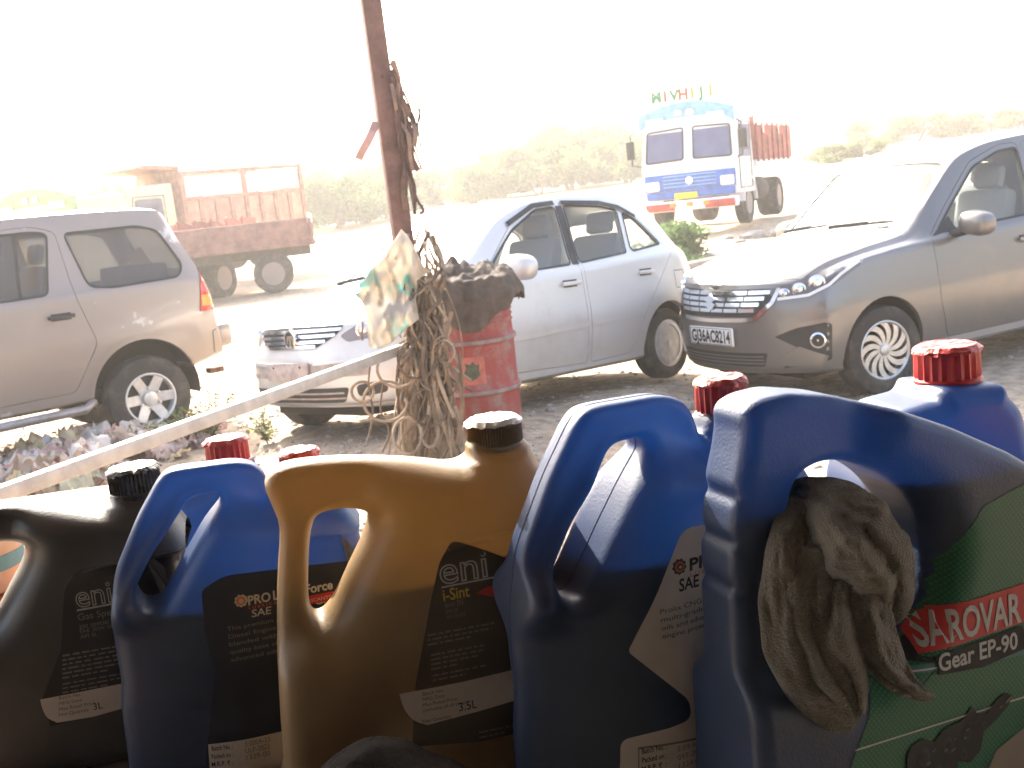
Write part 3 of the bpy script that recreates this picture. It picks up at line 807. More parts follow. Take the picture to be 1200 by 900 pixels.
def build_tavera():
    w = at_y(173, 469, 8.95); yaw = 217.0
    R = Matrix.Rotation(rad(yaw), 3, 'Z')
    o = Vector((w.x, w.y, 0)) - R @ Vector((-1.3425, .74, 0))
    p = park((o.x, o.y, 0.0), yaw, 0, 0, 4.4, 1.75)
    t, sf, O = make_car(TAV, 'parked_car', 'worn champagne utility vehicle with tinted windows and six-spoke wheels', 'car', 'cars parked on the dirt', p)
    steel = mat('step_bar_steel', (.30, .27, .26), .45, .5, var=.2)
    rust = mat('rusty_underside', (.16, .08, .045), .9, var=.5, vscale=14)
    for s in (1, -1):
        MB().tube([(.88, s * .80, .40), (.78, s * .90, .37), (0, s * .915, .36), (-.80, s * .90, .37), (-.90, s * .80, .40)], .035, 12).build('step_bar', steel, t)
        ax = 'y' if s > 0 else '-y'
        sf.line([(.86, .66), (-.06, .655)], ax, .055, .008).build('side_moulding', P_TAV, t)
        sf.line([(-.10, .655), (-.82, .66)], ax, .055, .008).build('side_moulding', P_TAV, t)
        # flared arch lips
        for x in (1.3425, -1.3425):
            A = [(x + .448 * math.cos(a), .40 + .448 * math.sin(a)) for a in [math.pi * (.02 + .96 * i / 24) for i in range(25)]]
            sf.line(A, ax, .035, .010).build('arch_lip', P_TAV, t)
        lamp = [(s * .70, .98), (s * .80, .98), (s * .78, 1.26), (s * .73, 1.26)]
        tl = sf.sheet(poly_mesh([(-2.03, .98), (-1.86, .98), (-1.90, 1.18), (-1.955, 1.40), (-2.01, 1.40)], .05), ax, .012, .02).build('tail_lamp', M_LAMPRED, t)
        sf.sheet(poly_mesh([(-2.02, 1.02), (-1.88, 1.02), (-1.89, 1.11), (-2.02, 1.11)], .05), ax, .016).build('indicator', M_AMBER, tl)
        sf.line([(-.18, 1.15), (-.14, 1.62)], ax, .025, .006).build('window_bar', M_DARK, t) if False else None
        MB().box((-.585, 0, 0), (.001, .001, .001)) if False else None
        sf.line([(-.50, 1.27), (-.56, 1.755)], ax, .022, .007).build('window_bar', M_DARK, t)
        r = [(-1.75, s * .56, 1.74), (-1.65, s * .56, 1.815), (0, s * .56, 1.845), (.2, s * .56, 1.79)]
        sf.line([(-1.95, .62), (-1.945, .80), (-2.04, .84)], ax, .008, .003).build('quarter_crease', M_DARK, t)
    MB().prism([(-.66, .64), (.66, .64), (.66, .84), (-.66, .84)], -2.19, -2.05, 'x', .04).build('rear_bumper', P_TAV, t)
    MB().box((-2.16, .22, .40), (.14, .10, .05), .01).build('tow_bracket', rust, t)
    MB().box((0, 0, .40), (3.6, .9, .10), .02).build('chassis', rust, t)
    MB().tube([(-1.34, -.6, .33), (-1.34, .6, .33)], .06, 10).build('axle', rust, t)
    MB().tube([(-1.0, -.3, .32), (-2.15, -.35, .36)], .035, 10).build('exhaust_pipe', rust, t)
    # spare wheel low behind
    # cargo seen through the quarter glass
    MB().box((-1.55, .30, 1.24), (.45, .40, .34), .03).build('seat', mat('blue_seat_cover', (.05, .09, .22), .9), t)
    MB().prism([(-1.80, 1.24), (-1.30, 1.24), (-1.62, 1.56)], .30, .36, 'y', .01).build('seat', mat('orange_seat_panel', (.55, .30, .16), .8), t)
    for s in (1, -1):
        hl = [(s * .46, .90), (s * .74, .92), (s * .76, 1.05), (s * .48, 1.02)]
        sf.sheet(poly_mesh(hl, .06), 'x', .006, .01).build('headlight', M_CHROME, t)
    sf.sheet(poly_mesh([(-.40, .88), (.40, .88), (.42, 1.03), (-.42, 1.03)], .06), 'x', .006).build('grille', M_DARK, t)
    return t

# ------------------------------------------------------------------ ground
for _f in (): pass
build_vista(); build_ertiga(); build_tavera()

def sstep(a, b, x):
    t = min(1, max(0, (x - a) / (b - a))); return t * t * (3 - 2 * t)
_rng = np.random.RandomState(4)
_lat = _rng.rand(256, 256)
def vnoise(x, y):
    xi, yi = math.floor(x), math.floor(y); fx, fy = x - xi, y - yi
    fx = fx * fx * (3 - 2 * fx); fy = fy * fy * (3 - 2 * fy)
    g = lambda a, b: _lat[a % 256, b % 256]
    return (g(xi, yi) * (1 - fx) + g(xi + 1, yi) * fx) * (1 - fy) + (g(xi, yi + 1) * (1 - fx) + g(xi + 1, yi + 1) * fx) * fy
def ground_z(x, y, fine=True):
    z = 0.0
    far = sstep(30, 80, y)
    z += far * (1.7 + .018 * x) + sstep(14, 28, y) * (1 - far) * .028 * (x + 5)
    z += .18 * math.exp(-((x + .35) ** 2 / .9 + (y - 6.75) ** 2 / .7))
    z += .10 * math.exp(-((x + 2.6) ** 2 / 2.0 + (y - 7.6) ** 2 / 1.2))
    if fine: z += .05 * (vnoise(x * .9, y * .9) - .5) + .03 * (vnoise(x * 3.1 + 9, y * 3.1) - .5)
    sw = 1e-6; sz = 0.0; best = 0.0
    for (c, yaw, L, W, n) in GROUND_PADS:
        dx, dy = x - c.x, y - c.y
        u = abs(dx * math.cos(yaw) + dy * math.sin(yaw)) - L * .40; v = abs(-dx * math.sin(yaw) + dy * math.cos(yaw)) - W * .5
        d = math.hypot(max(u, 0), max(v, 0))
        wgt = 1 - sstep(.05, .75, d)
        if wgt > 0:
            pz = c.z - (n.x * dx + n.y * dy) / n.z
            sw += wgt; sz += wgt * pz; best = max(best, wgt)
    if best > 0: z = z * (1 - best) + best * (sz / sw) + (.012 * (vnoise(x * 5, y * 5) - .5) if fine else 0)
    return z

def ground_mat():
    m = bpy.data.materials.new('dusty_ground'); m.use_nodes = True; nt = m.node_tree; b = nt.nodes['Principled BSDF']
    b.inputs['Roughness'].default_value = .95; b.inputs['Specular IOR Level'].default_value = .15
    tc = nt.nodes.new('ShaderNodeTexCoord')
    def noise(sc, det=8, ro=.65):
        n = nt.nodes.new('ShaderNodeTexNoise'); n.inputs['Scale'].default_value = sc; n.inputs['Detail'].default_value = det; n.inputs['Roughness'].default_value = ro
        nt.links.new(tc.outputs['Object'], n.inputs['Vector']); return n
    n1, n2, n3 = noise(.7), noise(9), noise(45, 4)
    r1 = nt.nodes.new('ShaderNodeValToRGB'); e = r1.color_ramp.elements
    e[0].position = .32; e[0].color = (.37, .285, .205, 1); e[1].position = .68; e[1].color = (.56, .455, .34, 1)
    nt.links.new(n1.outputs[0], r1.inputs[0])
    r2 = nt.nodes.new('ShaderNodeValToRGB'); e = r2.color_ramp.elements
    e[0].position = .38; e[0].color = (.55, .52, .5, 1); e[1].position = .62; e[1].color = (1.2, 1.17, 1.12, 1)
    nt.links.new(n2.outputs[0], r2.inputs[0])
    mx = nt.nodes.new('ShaderNodeMix'); mx.data_type = 'RGBA'; mx.blend_type = 'MULTIPLY'; mx.inputs[0].default_value = .7
    nt.links.new(r1.outputs[0], mx.inputs[6]); nt.links.new(r2.outputs[0], mx.inputs[7])
    nt.links.new(mx.outputs[2], b.inputs['Base Color'])
    bp = nt.nodes.new('ShaderNodeBump'); bp.inputs['Strength'].default_value = .7; bp.inputs['Distance'].default_value = .03
    ad = nt.nodes.new('ShaderNodeMath'); ad.operation = 'ADD'
    nt.links.new(n2.outputs[0], ad.inputs[0]); nt.links.new(n3.outputs[0], ad.inputs[1])
    nt.links.new(ad.outputs[0], bp.inputs['Height']); nt.links.new(bp.outputs[0], b.inputs['Normal'])
    return m
M_GROUND = ground_mat()

def build_ground():
    def axis(lo, hi, dense_lo, dense_hi, d):
        a = list(np.arange(dense_lo, dense_hi, d)); x = dense_hi; s = d
        while x < hi: a.append(x); s *= 1.22; x += s
        a.append(hi); x = dense_lo - d; s = d; left = []
        while x > lo: left.append(x); s *= 1.22; x -= s
        left.append(lo); return left[::-1] + a
    xs = axis(-900, 900, -7, 9, .11); ys = axis(-60, 1500, 4.0, 16.0, .11)
    vs = [(x, y, ground_z(x, y)) for y in ys for x in xs]; n = len(xs)
    fs = [(j * n + i, j * n + i + 1, (j + 1) * n + i + 1, (j + 1) * n + i) for j in range(len(ys) - 1) for i in range(n - 1)]
    me = bpy.data.meshes.new('ground'); me.from_pydata(vs, [], fs)
    o = link_mesh('ground', me, M_GROUND, None, 179); tag(o, 'pale dusty bare ground of the yard', 'ground', kind='structure')
build_ground()

# ------------------------------------------------------------------ trucks
def truck_wheel(parent, x, y, z, R, wd, side, rimcol):
    w = empty('wheel', (x, y, z)); w.parent = parent
    T = Matrix.Rotation(-math.pi / 2 * side, 4, 'X')
    MB().lathe([(R * .56, -wd * .45), (R * .62, -wd * .5), (R * .9, -wd * .5), (R, -wd * .36), (R, -.02), (R * .975, -.015), (R * .975, .015), (R, .02), (R, wd * .36), (R * .9, wd * .5), (R * .62, wd * .5), (R * .56, wd * .45)], 32, T, closed=True).build('tyre', M_TYRE, w)
    MB().lathe([(R * .58, wd * .46), (R * .54, wd * .42), (R * .46, wd * .12), (R * .25, wd * .10), (R * .22, wd * .3), (R * .1, wd * .34), (0, wd * .34)], 24, T).build('rim', rimcol, w)

def make_truck(name, label, loc, yaw, c, box=None, tip=None, length=6.5, H=2.75, W=2.3, sign=None):
    """cab-over lorry: nose at x=0 looking along +x, body behind"""
    t = empty(name, loc, (0, 0, rad(yaw)), label, 'truck', 'trucks parked across the yard')
    h = W / 2
    # cab: slightly arched roof, raked windscreen
    prof = [(-1.55, .72), (-.04, .72), (0, .80), (0, 1.52), (-.16, 2.42), (-.30, 2.62), (-1.55, 2.66)]
    cab = MB().prism(prof, -h, h, 'y', .045).build('cab', c['cab'], t)
    b = cab.data; 
    for v in b.vertices:
        if v.co.z > 2.3: v.co.z += .12 * (1 - (v.co.y / h) ** 2); v.co.y *= .95
    # visor / roof board with lamp openings
    vis = []
    n = 14
    for i in range(n + 1):
        y = -h * .98 + i * 2 * h * .98 / n; vis.append((y, 2.62 + .24 * (1 - (y / h) ** 2)))
    pts = [(-h * .98, 2.36), ] + [(y, z + .06) for y, z in vis] + [(h * .98, 2.36)] + [(y, 2.44 + .13 * (1 - (y / h) ** 2)) for y, z in vis[::-1][1:-1]]
    vo = MB().prism(pts, -.10, .04, 'x', .012).build('visor', c['visor'], t)
    for yy, ww, mm in ((-.72, .42, c['lamp']), (.72, .42, c['lamp']), (-.14, .20, M_CHROME), (.14, .20, M_CHROME)):
        z = 2.66 - .10 * (yy / .7) ** 2 + (.02 if abs(yy) < .3 else -.02)
        MB().prism(round_poly([(yy - ww / 2, z - .07), (yy + ww / 2, z - .07), (yy + ww / 2 * .95, z + .07), (yy - ww / 2 * .95, z + .07)], .05), .035, .06, 'x').build('visor_lamp', mm, vo)
    # windscreen panes, raked with the front
    def on_front(y, z): return -.18 * max(0, z - 1.52) / .9
    for s in (1, -1):
        P = round_poly([(s * .12, 1.62), (s * (h - .13), 1.60), (s * (h - .17), 2.30), (s * .12, 2.34)], .06)
        vf = poly_mesh(P, .3)
        pane = MB().add([(on_front(*p) + .018, p[0], p[1]) for p in vf[0]], vf[1]).build('windscreen', c['glass'], t, None)
        k = P + [P[0]]
        MB().tube([(on_front(*p) + .02, p[0], p[1]) for p in k], .018, 6).build('gasket', M_DARK, pane)
        # side window + door
        MB().prism(round_poly([(-1.15, 1.55), (-.25, 1.55), (-.38, 2.28), (-1.15, 2.28)], .06), s * (h - .03), s * (h + .012), 'y').build('side_window', c['glass'], t)
        d = MB()
        for a, b_ in (((-1.22, .85), (-1.22, 2.35)), ((-.14, .85), (-.14, 1.5)), ((-.14, 1.5), (-.30, 2.35)), ((-1.22, 2.35), (-.30, 2.35)), ((-1.22, .85), (-.14, .85))):
            d.tube([(a[0], s * (h + .003), a[1]), (b_[0], s * (h + .003), b_[1])], .010, 5)
        d.build('door_seam', M_DARK, t)
        # mirror on an arm
        mk = MB().tube([(-.05, s * h, 1.55), (.12, s * (h + .16), 1.6), (.12, s * (h + .16), 2.3), (-.1, s * h, 2.4)], .018, 6).build('mirror_arm', M_DARK, t)
        MB().box((.13, s * (h + .18), 1.95), (.05, .20, .42), .02).build('mirror', M_DARK, mk)
        # headlamps
        MB().prism(round_poly([(s * (h - .42), .95), (s * (h - .10), .95), (s * (h - .10), 1.17), (s * (h - .42), 1.17)], .04), -.01, .045, 'x').build('headlight', c['lens'], t)
    MB().box((.012, 0, 1.12), (.03, W * .94, .38), .01).build('grille', c['grille'], t)
    for z in (1.02, 1.10, 1.18, 1.26): MB().box((.032, 0, z), (.02, W * .55, .022), .004).build('grille_bar', c['visor'], t)
    MB().lathe([(.09, -.02), (.09, .02), (.06, .03), (0, .03)], 20, Matrix.Translation((.03, 0, 1.14)) @ Matrix.Rotation(math.pi / 2, 4, 'Y')).build('emblem', M_CHROME, t)
    MB().box((.03, 0, .83), (.05, W * .92, .17), .02).build('front_panel', c['stripe'], t)
    MB().box((.06, 0, .58), (.16, W * .98, .24), .03).build('bumper', c['bumper'], t)
    MB().box((.15, h * .62, .56), (.03, W * .30, .17), .01).build('bumper_panel', c['bump2'], t)
    MB().box((.15, -h * .62, .56), (.03, W * .30, .17), .01).build('bumper_panel', c['bump2'], t)
    MB().box((.065, -.1, .80), (.02, .55, .14), .004).build('number_plate', c['plate'], t)
    for yy in (-.3, .1, .5): MB().box((.16, yy - .1, .60), (.02, .14, .09), .004).build('bumper_lamp', M_AMBER, t)
    if sign:
        cols = [mat('sign_letter_green', (.05, .22, .10), .6), mat('sign_letter_red', (.5, .08, .04), .6), mat('sign_letter_orange', (.6, .30, .05), .6)]
        sb = MB()
        sb.tube([(-.05, -.72, 2.70), (-.05, -.72, 2.96), (-.05, .72, 2.96), (-.05, .72, 2.70)], .012, 6); so = sb.build('sign_rail', M_CHROME, t)
        wls = 1.5 / len(sign); y = -.75
        for i, ch in enumerate(sign):
            vs, fs = text_mesh(ch, .33, .018, 0, 'CENTER')
            n0 = len(vs)
            k = MB(); yy = y + wls * (i + .5)
            fr = [(0.01, yy + v[0], 2.97 + v[1]) for v in vs]; bk = [(-.02, a[1], a[2]) for a in fr]
            cnt = {}
            for f in fs:
                for q in range(len(f)): cnt[(f[q], f[(q + 1) % len(f)])] = 1
            k.add(fr + bk, fs + [tuple(j + n0 for j in f[::-1]) for f in fs] + [(a, a + n0, b_ + n0, b_) for (a, b_) in cnt if (b_, a) not in cnt])
            k.build('sign_letter', cols[(0, 1, 0, 1, 2, 0, 2)[i % 7]], so, None)
    # chassis, wheels
    L = length
    for s in (1, -1): MB().box((-L / 2 - .3, s * .42, .78), (L - .4, .10, .22), .01).build('chassis_rail', c['frame'], t)
    R = .50
    for s in (1, -1):
        truck_wheel(t, -.95, s * (h - .16), R, R, .27, s, c['rim'])
        truck_wheel(t, -L + 1.5, s * (h - .28), R, R, .52, s, c['rim'])
        arch = [(-.95 + .62 * math.cos(a), .5 + .62 * math.sin(a)) for a in [math.pi * (.02 + .96 * i / 12) for i in range(13)]]
        MB().prism(arch + [(p[0] * 1.0 + (p[0] + .95) * -.08, .5 + (p[1] - .5) * .92) for p in arch[::-1]], s * (h - .34), s * (h + .02), 'y').build('mudguard', c['cab'], t)
    MB().lathe([(.28, -.55), (.30, -.5), (.30, .5), (.28, .55)], 20, Matrix.Translation((-2.6, h - .35, .75)) @ Matrix.Rotation(math.pi / 2, 4, 'Y')).build('fuel_tank', c['frame'], t)
    if box:
        z0, z1 = box
        MB().box((-(1.7 + L) / 2, 0, z0 - .08), (L - 1.7, W * 1.02, .16), .02).build('bed', c['trim'], t)
        for s in (1, -1):
            n = 7
            for i in range(n):
                x0 = -1.75 - i * (L - 1.75) / n; ww = (L - 1.75) / n - .03
                top = z1 - (.25 * (i % 3 == 1)) * random.random()
                MB().prism([(x0, z0), (x0 - ww, z0), (x0 - ww, top - .1 * random.random()), (x0 - ww * .5, top), (x0, z1)], s * (h - .03), s * (h + .03), 'y').build('side_board', c['box'], t)
                MB().box((x0, s * (h + .05), (z0 + z1) / 2), (.07, .05, z1 - z0 + .1), .01).build('stake', c['box2'], t)
        MB().box((-1.75, 0, (z0 + z1) / 2 + .1), (.06, W, z1 - z0 + .2), .01).build('headboard', c['box'], t)
    if tip:
        # tipper: ribbed sides, solid lower sheet, raised headboard with canopy over the cab
        z0, z1 = tip
        Lb = L - 1.75
        MB().box((-1.75 - Lb / 2, 0, z0), (Lb, W, .12), .01).build('bed', c['box2'], t)
        for s in (1, -1):
            MB().box((-1.75 - Lb / 2, s * h, (z0 + z1) / 2 - .35), (Lb, .05, z1 - z0 - .7), .008).build('side_sheet', c['box'], t)
            MB().box((-1.75 - Lb / 2, s * (h + .02), z1), (Lb, .12, .12), .01).build('top_rail', c['box2'], t)
            MB().box((-1.75 - Lb / 2, s * (h + .02), z1 - .72), (Lb, .12, .10), .01).build('mid_rail', c['box2'], t)
            for i in range(9):
                x = -1.80 - i * (Lb - .1) / 8
                tall = i in (0, 4, 8)
                zt = z1 if tall else z1 - .72
                MB().box((x, s * (h + .04), (z0 + zt) / 2), (.12, .10, zt - z0), .012).build('rib', c['box2'], t)
            for i in (0, 1):
                x0 = -1.92 - i * (Lb / 2); x1 = x0 - Lb / 2 + .26
                MB().prism([(x0, z1 - .64), (x1, z1 - .64), (x1, z1 - .09), (x0, z1 - .09)], s * h - .012, s * h + .012, 'y').build('pale_panel', c['panel'], t)
        MB().box((-1.78, 0, (z0 + z1) / 2 + .1), (.08, W, z1 - z0 + .2), .01).build('headboard', c['box2'], t)
        MB().prism([(-1.80, z1 + .10), (-1.80, z1 + .22), (-.75, z1 + .30), (-.62, z1 + .26), (-.62, z1 + .20)], -h, h, 'y', .01).build('canopy', c['box2'], t)
        MB().box((-1.75 - Lb, 0, (z0 + z1) / 2 - .3), (.06, W, z1 - z0 - .6), .01).build('tailgate', c['box'], t)
    return t

_white = mat('truck_white_paint', (.68, .68, .68), .45, var=.08, vscale=3)
_blue = mat('truck_blue_paint', (.06, .14, .42), .45, var=.2, vscale=5)
_ltblue = mat('truck_light_blue_paint', (.22, .42, .62), .5, var=.15)
_red = mat('truck_red_paint', (.45, .06, .035), .55, var=.25, vscale=5)
_redwood = mat('red_brown_boards', (.30, .10, .075), .75, var=.3, vscale=4)
_rust = mat('brown_tipper_paint', (.50, .28, .20), .7, var=.25, vscale=3)
_rustd = mat('dark_brown_steel', (.36, .19, .14), .75, var=.3, vscale=4)
_green = mat('truck_green_paint', (.30, .42, .24), .5, var=.15)
_cream = mat('truck_cream_paint', (.60, .56, .36), .5, var=.1)
_frame = mat('chassis_dark', (.05, .04, .035), .8, var=.3)
_yellow = mat('yellow_plate', (.75, .55, .04), .5)
_tglass = glass_mat('truck_glass', (.45, .48, .62), fac=.35, body=(.22, .24, .40))
_rimred = mat('dusty_truck_rim', (.32, .26, .22), .8)
_pale = mat('pale_panel_paint', (.60, .55, .50), .6, var=.08)
_lensm = mat('truck_lamp_glass', (.75, .75, .75), .2, coat=.5)
C_WHITE = dict(cab=_white, visor=_ltblue, lamp=_white, glass=_tglass, grille=_blue, trim=_white, stripe=_blue, bumper=_white, bump2=_red, plate=_yellow, frame=_frame, rim=_rimred, box=_redwood, box2=_redwood, panel=_pale, lens=_lensm)
C_GREEN = dict(C_WHITE, cab=_cream, visor=_green, grille=_green, stripe=_green, bumper=_red, box=_rust, box2=_rustd)
C_OLD = dict(C_WHITE, cab=_cream, visor=_green, grille=_frame, stripe=_green, bumper=_frame)
random.seed(5)
def gp(px, py, Y, dz=0.0):
    p = at_y(px, py, Y); return Vector((p.x, p.y, ground_z(p.x, p.y) + dz))
make_truck('lorry', 'white and blue lorry facing the cars with coloured letters on its roof', gp(812, 258, 26.0, .15), 243, C_WHITE, box=(1.45, 2.28), length=5.6, sign='MIVHIJI')
make_truck('tipper_lorry', 'cream and green lorry with a ribbed brown tipper body', gp(130, 300, 31.0, .45), 226, C_GREEN, tip=(1.30, 2.90), length=5.9)
make_truck('lorry', 'cream lorry cab with a green roof board behind the utility vehicle', gp(48, 300, 23.5, .0), 246, C_OLD, box=(1.3, 1.9), length=6.0)

def build_trolley():
    o = gp(322, 329, 25.5); yaw = 190
    t = empty('farm_trolley', (o.x, o.y, o.z), (0, 0, rad(yaw)), 'dark red flatbed trailer with pale wheels in front of the tipper', 'trailer')
    R = Matrix
    bm_ = mat('trolley_maroon_paint', (.22, .11, .09), .75, var=.3, vscale=4)
    MB().box((1.3, -.7, 1.05), (4.6, 1.9, .10), .01).build('bed', bm_, t)
    for y in (.25, -1.65):
        for i in range(4):
            MB().box((-.95 + .57 + i * 1.15, y, 1.33), (1.12, .05, .50), .01).build('side_panel', bm_, t)
            MB().box((-.95 + i * 1.15, y + (.04 if y > 0 else -.04), 1.33), (.06, .04, .54), .008).build('stake', bm_, t)
        MB().box((1.3, y, 1.60), (4.66, .08, .05), .01).build('top_rail', bm_, t)
        MB().box((1.3, y, 1.06), (4.66, .10, .09), .01).build('bottom_rail', bm_, t)
    MB().box((-.98, -.7, 1.33), (.05, 1.9, .50), .01).build('tailgate', bm_, t)
    MB().prism([(-1.02, 1.50), (-.90, 1.50), (-.93, 1.74), (-1.02, 1.70)], .10, .30, 'y', .01).build('corner_cloth', _pale, t)
    for y in (-.2, -1.2): MB().box((1.3, y, .90), (4.4, .12, .22), .01).build('chassis_rail', _frame, t)
    for x in (0.0, 2.9):
        for y, s in ((.10, 1), (-1.5, -1)): truck_wheel(t, x, y, .45, .45, .24, s, mat('pale_dusty_rim', (.27, .21, .18), .85))
        MB().tube([(x, .1, .45), (x, -1.5, .45)], .06, 8).build('axle', _frame, t)
    MB().tube([(3.5, -.7, .8), (5.2, -.7, .6)], .06, 8).build('drawbar', _frame, t)
build_trolley()

# ------------------------------------------------------------------ trees and scrub
M_BARK = mat('bark', (.14, .10, .075), .9, var=.3, vscale=9)
M_LEAF = [leaf_mat('scrub_leaves_%d' % i, c, .35, .4, 1.2) for i, c in enumerate([(.075, .135, .055), (.10, .165, .06), (.14, .175, .065)])]
def crown_mesh(seed, rx, ry, h, leaf, n):
    r = random.Random(seed); vs = []; fs = []
    lobes = [(r.uniform(-.75, .75) * rx, r.uniform(-.75, .75) * ry, h * r.uniform(.22, .80), r.uniform(.28, .52)) for _ in range(11)]
    for k in range(n):
        lx, ly, lz, lr = lobes[k % 11]
        d = Vector((r.gauss(0, 1), r.gauss(0, 1), r.gauss(0, 1))).normalized() * (r.random() ** .42)
        p = Vector((lx + d.x * lr * rx, ly + d.y * lr * ry, lz + d.z * lr * h * .52))
        if p.z < h * .1: p.z = h * .1 + r.random() * .2
        s = leaf * r.uniform(.6, 1.4)
        a = Vector((r.gauss(0, 1), r.gauss(0, 1), r.gauss(0, .7))).normalized(); b = a.orthogonal().normalized()
        b = (Matrix.Rotation(r.random() * 6.3, 3, a) @ b)
        c = a.cross(b); i = len(vs)
        vs += [p - b * s, p + c * s * .45, p + b * s, p - c * s * .45]; fs.append((i, i + 1, i + 2, i + 3))
    me = bpy.data.meshes.new('crown'); me.from_pydata([tuple(v) for v in vs], [], fs); return me
def trunk_mesh(seed, h, sp):
    r = random.Random(seed); m = MB()
    for k in range(4):
        a = r.random() * 6.3; e = Vector((math.cos(a) * sp * r.uniform(.3, .8), math.sin(a) * sp * r.uniform(.3, .8), h * r.uniform(.5, .8)))
        base = Vector((r.uniform(-.1, .1), r.uniform(-.1, .1), -.2))
        mid = base.lerp(e, .5) + Vector((r.uniform(-.2, .2), r.uniform(-.2, .2), .2))
        m.tube([base, mid, e], [.11, .07, .02], 6)
        for q in range(3):
            e2 = mid.lerp(e, .3 + .2 * q); m.tube([e2, e2 + Vector((r.uniform(-.8, .8), r.uniform(-.8, .8), r.uniform(.2, .9)))], [.035, .008], 5)
    return m.mesh('trunk')
TREE_MESH = []
for i in range(4):
    c = crown_mesh(40 + i, 2.6, 2.2, 3.8, .17, 4200); t_ = trunk_mesh(80 + i, 3.6, 2.2)
    TREE_MESH.append((c, t_))
_tm = {}
def tree(loc, k, s, label, group, leaf, sz=1.0, cat='tree', name='scrub_tree'):
    t = empty(name, loc, (0, 0, random.random() * 6.3), label, cat, group); t.scale = (s, s, s * sz)
    key = (k, leaf)
    if key not in _tm:
        c = TREE_MESH[k][0].copy(); c.materials.append(M_LEAF[leaf]); u = TREE_MESH[k][1].copy(); u.materials.append(M_BARK); _tm[key] = (c, u)
    link_mesh('crown', _tm[key][0], None, t); link_mesh('trunk', _tm[key][1], None, t)
random.seed(11)
def tree_row(spec, label, group, leaf, name='scrub_tree', cat='tree'):
    for (px, py, Y, s, sz) in spec:
        p = at_y(px, py, Y); tree((p.x, p.y, ground_z(p.x, p.y) - .15), random.randrange(4), s, label, group, leaf, sz * (.86 if Y > 40 else 1), cat, name)
tree_row([(350, 262, 62, .85, 1), (392, 258, 58, .95, 1), (428, 255, 60, .9, 1), (455, 250, 64, .85, 1), (338, 262, 70, .9, .9), (370, 260, 72, 1.0, 1.1), (412, 256, 72, 1.0, 1.1), (442, 252, 74, 1.0, 1.1), (480, 250, 70, .85, 1)], 'dense green scrub tree between the tipper and the post', 'scrub trees between the tipper and the post', 0)
tree_row([(520, 245, 72, .8, 1), (556, 240, 66, .85, 1), (596, 236, 70, .95, 1), (632, 230, 66, 1.0, 1), (668, 226, 70, 1.2, 1.05), (700, 222, 74, 1.15, 1), (735, 218, 68, .95, 1), (765, 214, 76, 1, 1), (540, 242, 80, .9, 1), (578, 238, 80, 1, 1), (615, 233, 80, 1.1, 1.05), (650, 228, 80, 1.3, 1.1), (685, 224, 82, 1.35, 1.15), (718, 220, 82, 1.2, 1.1), (750, 216, 82, 1.1, 1)], 'pale green scrub tree between the post and the white lorry', 'scrub trees between the post and the white lorry', 1)
tree_row([(1035, 178, 84, .95, .8), (1075, 172, 86, 1.0, .75), (1118, 166, 84, .9, .7), (1160, 160, 88, .95, .65), (1198, 154, 86, .9, .65)], 'low yellow-green scrub tree on the rise behind the grey people carrier', 'scrub on the rise behind the people carrier', 2)
tree_row([(965, 178, 60, .6, .6), (985, 176, 62, .5, .6), (1010, 174, 62, .45, .7)], 'small loose bush on the bare rise beside the white lorry', 'bushes beside the white lorry', 2, 'scrub_bush', 'bush')
tree_row([(14, 232, 92, 1.0, .9), (66, 222, 96, 1.1, .95), (-30, 236, 90, 1.1, 1)], 'yellowish tree on the pale hill behind the cream lorry', 'trees on the pale hill', 2)
tree_row([(772, 262, 21, .36, .75)], 'larger low green bush among rubble in front of the white lorry', 'bushes among the rubble', 1, 'scrub_bush', 'bush')
tree_row([(795, 268, 19.5, .25, .7)], 'smaller green bush among rubble beside the pale log', 'bushes among the rubble', 1, 'scrub_bush', 'bush')

def mound(name, cx, cy, rx, ry, h, seed, base=None):
    r = random.Random(seed); n, m = 36, 12; vs = []; fs = []
    for j in range(m + 1):
        t = j / m
        for i in range(n):
            a = 2 * math.pi * i / n; x, y = cx + rx * t * math.cos(a), cy + ry * t * math.sin(a)
            z = h * (1 - t * t) ** 1.3 * (1 + .25 * (vnoise(x * .15 + seed, y * .15) - .5)) + .5 * (vnoise(x * .4, y * .4 + seed) - .5) * (1 - t)
            vs.append((x, y, ground_z(x, y, False) - .3 + z))
    for j in range(m):
        for i in range(n): fs.append((j * n + i, j * n + (i + 1) % n, (j + 1) * n + (i + 1) % n, (j + 1) * n + i))
    me = bpy.data.meshes.new(name); me.from_pydata(vs, [], fs)
    o = link_mesh(name, me, M_GROUND, None, 179); tag(o, kind='structure'); return o
_p = at_y(40, 240, 110); mound('hill', _p.x, 112, 26, 14, 6.5, 3)
_p = at_y(960, 190, 95); mound('hill', _p.x + 4, 104, 26, 12, 4.5, 7)

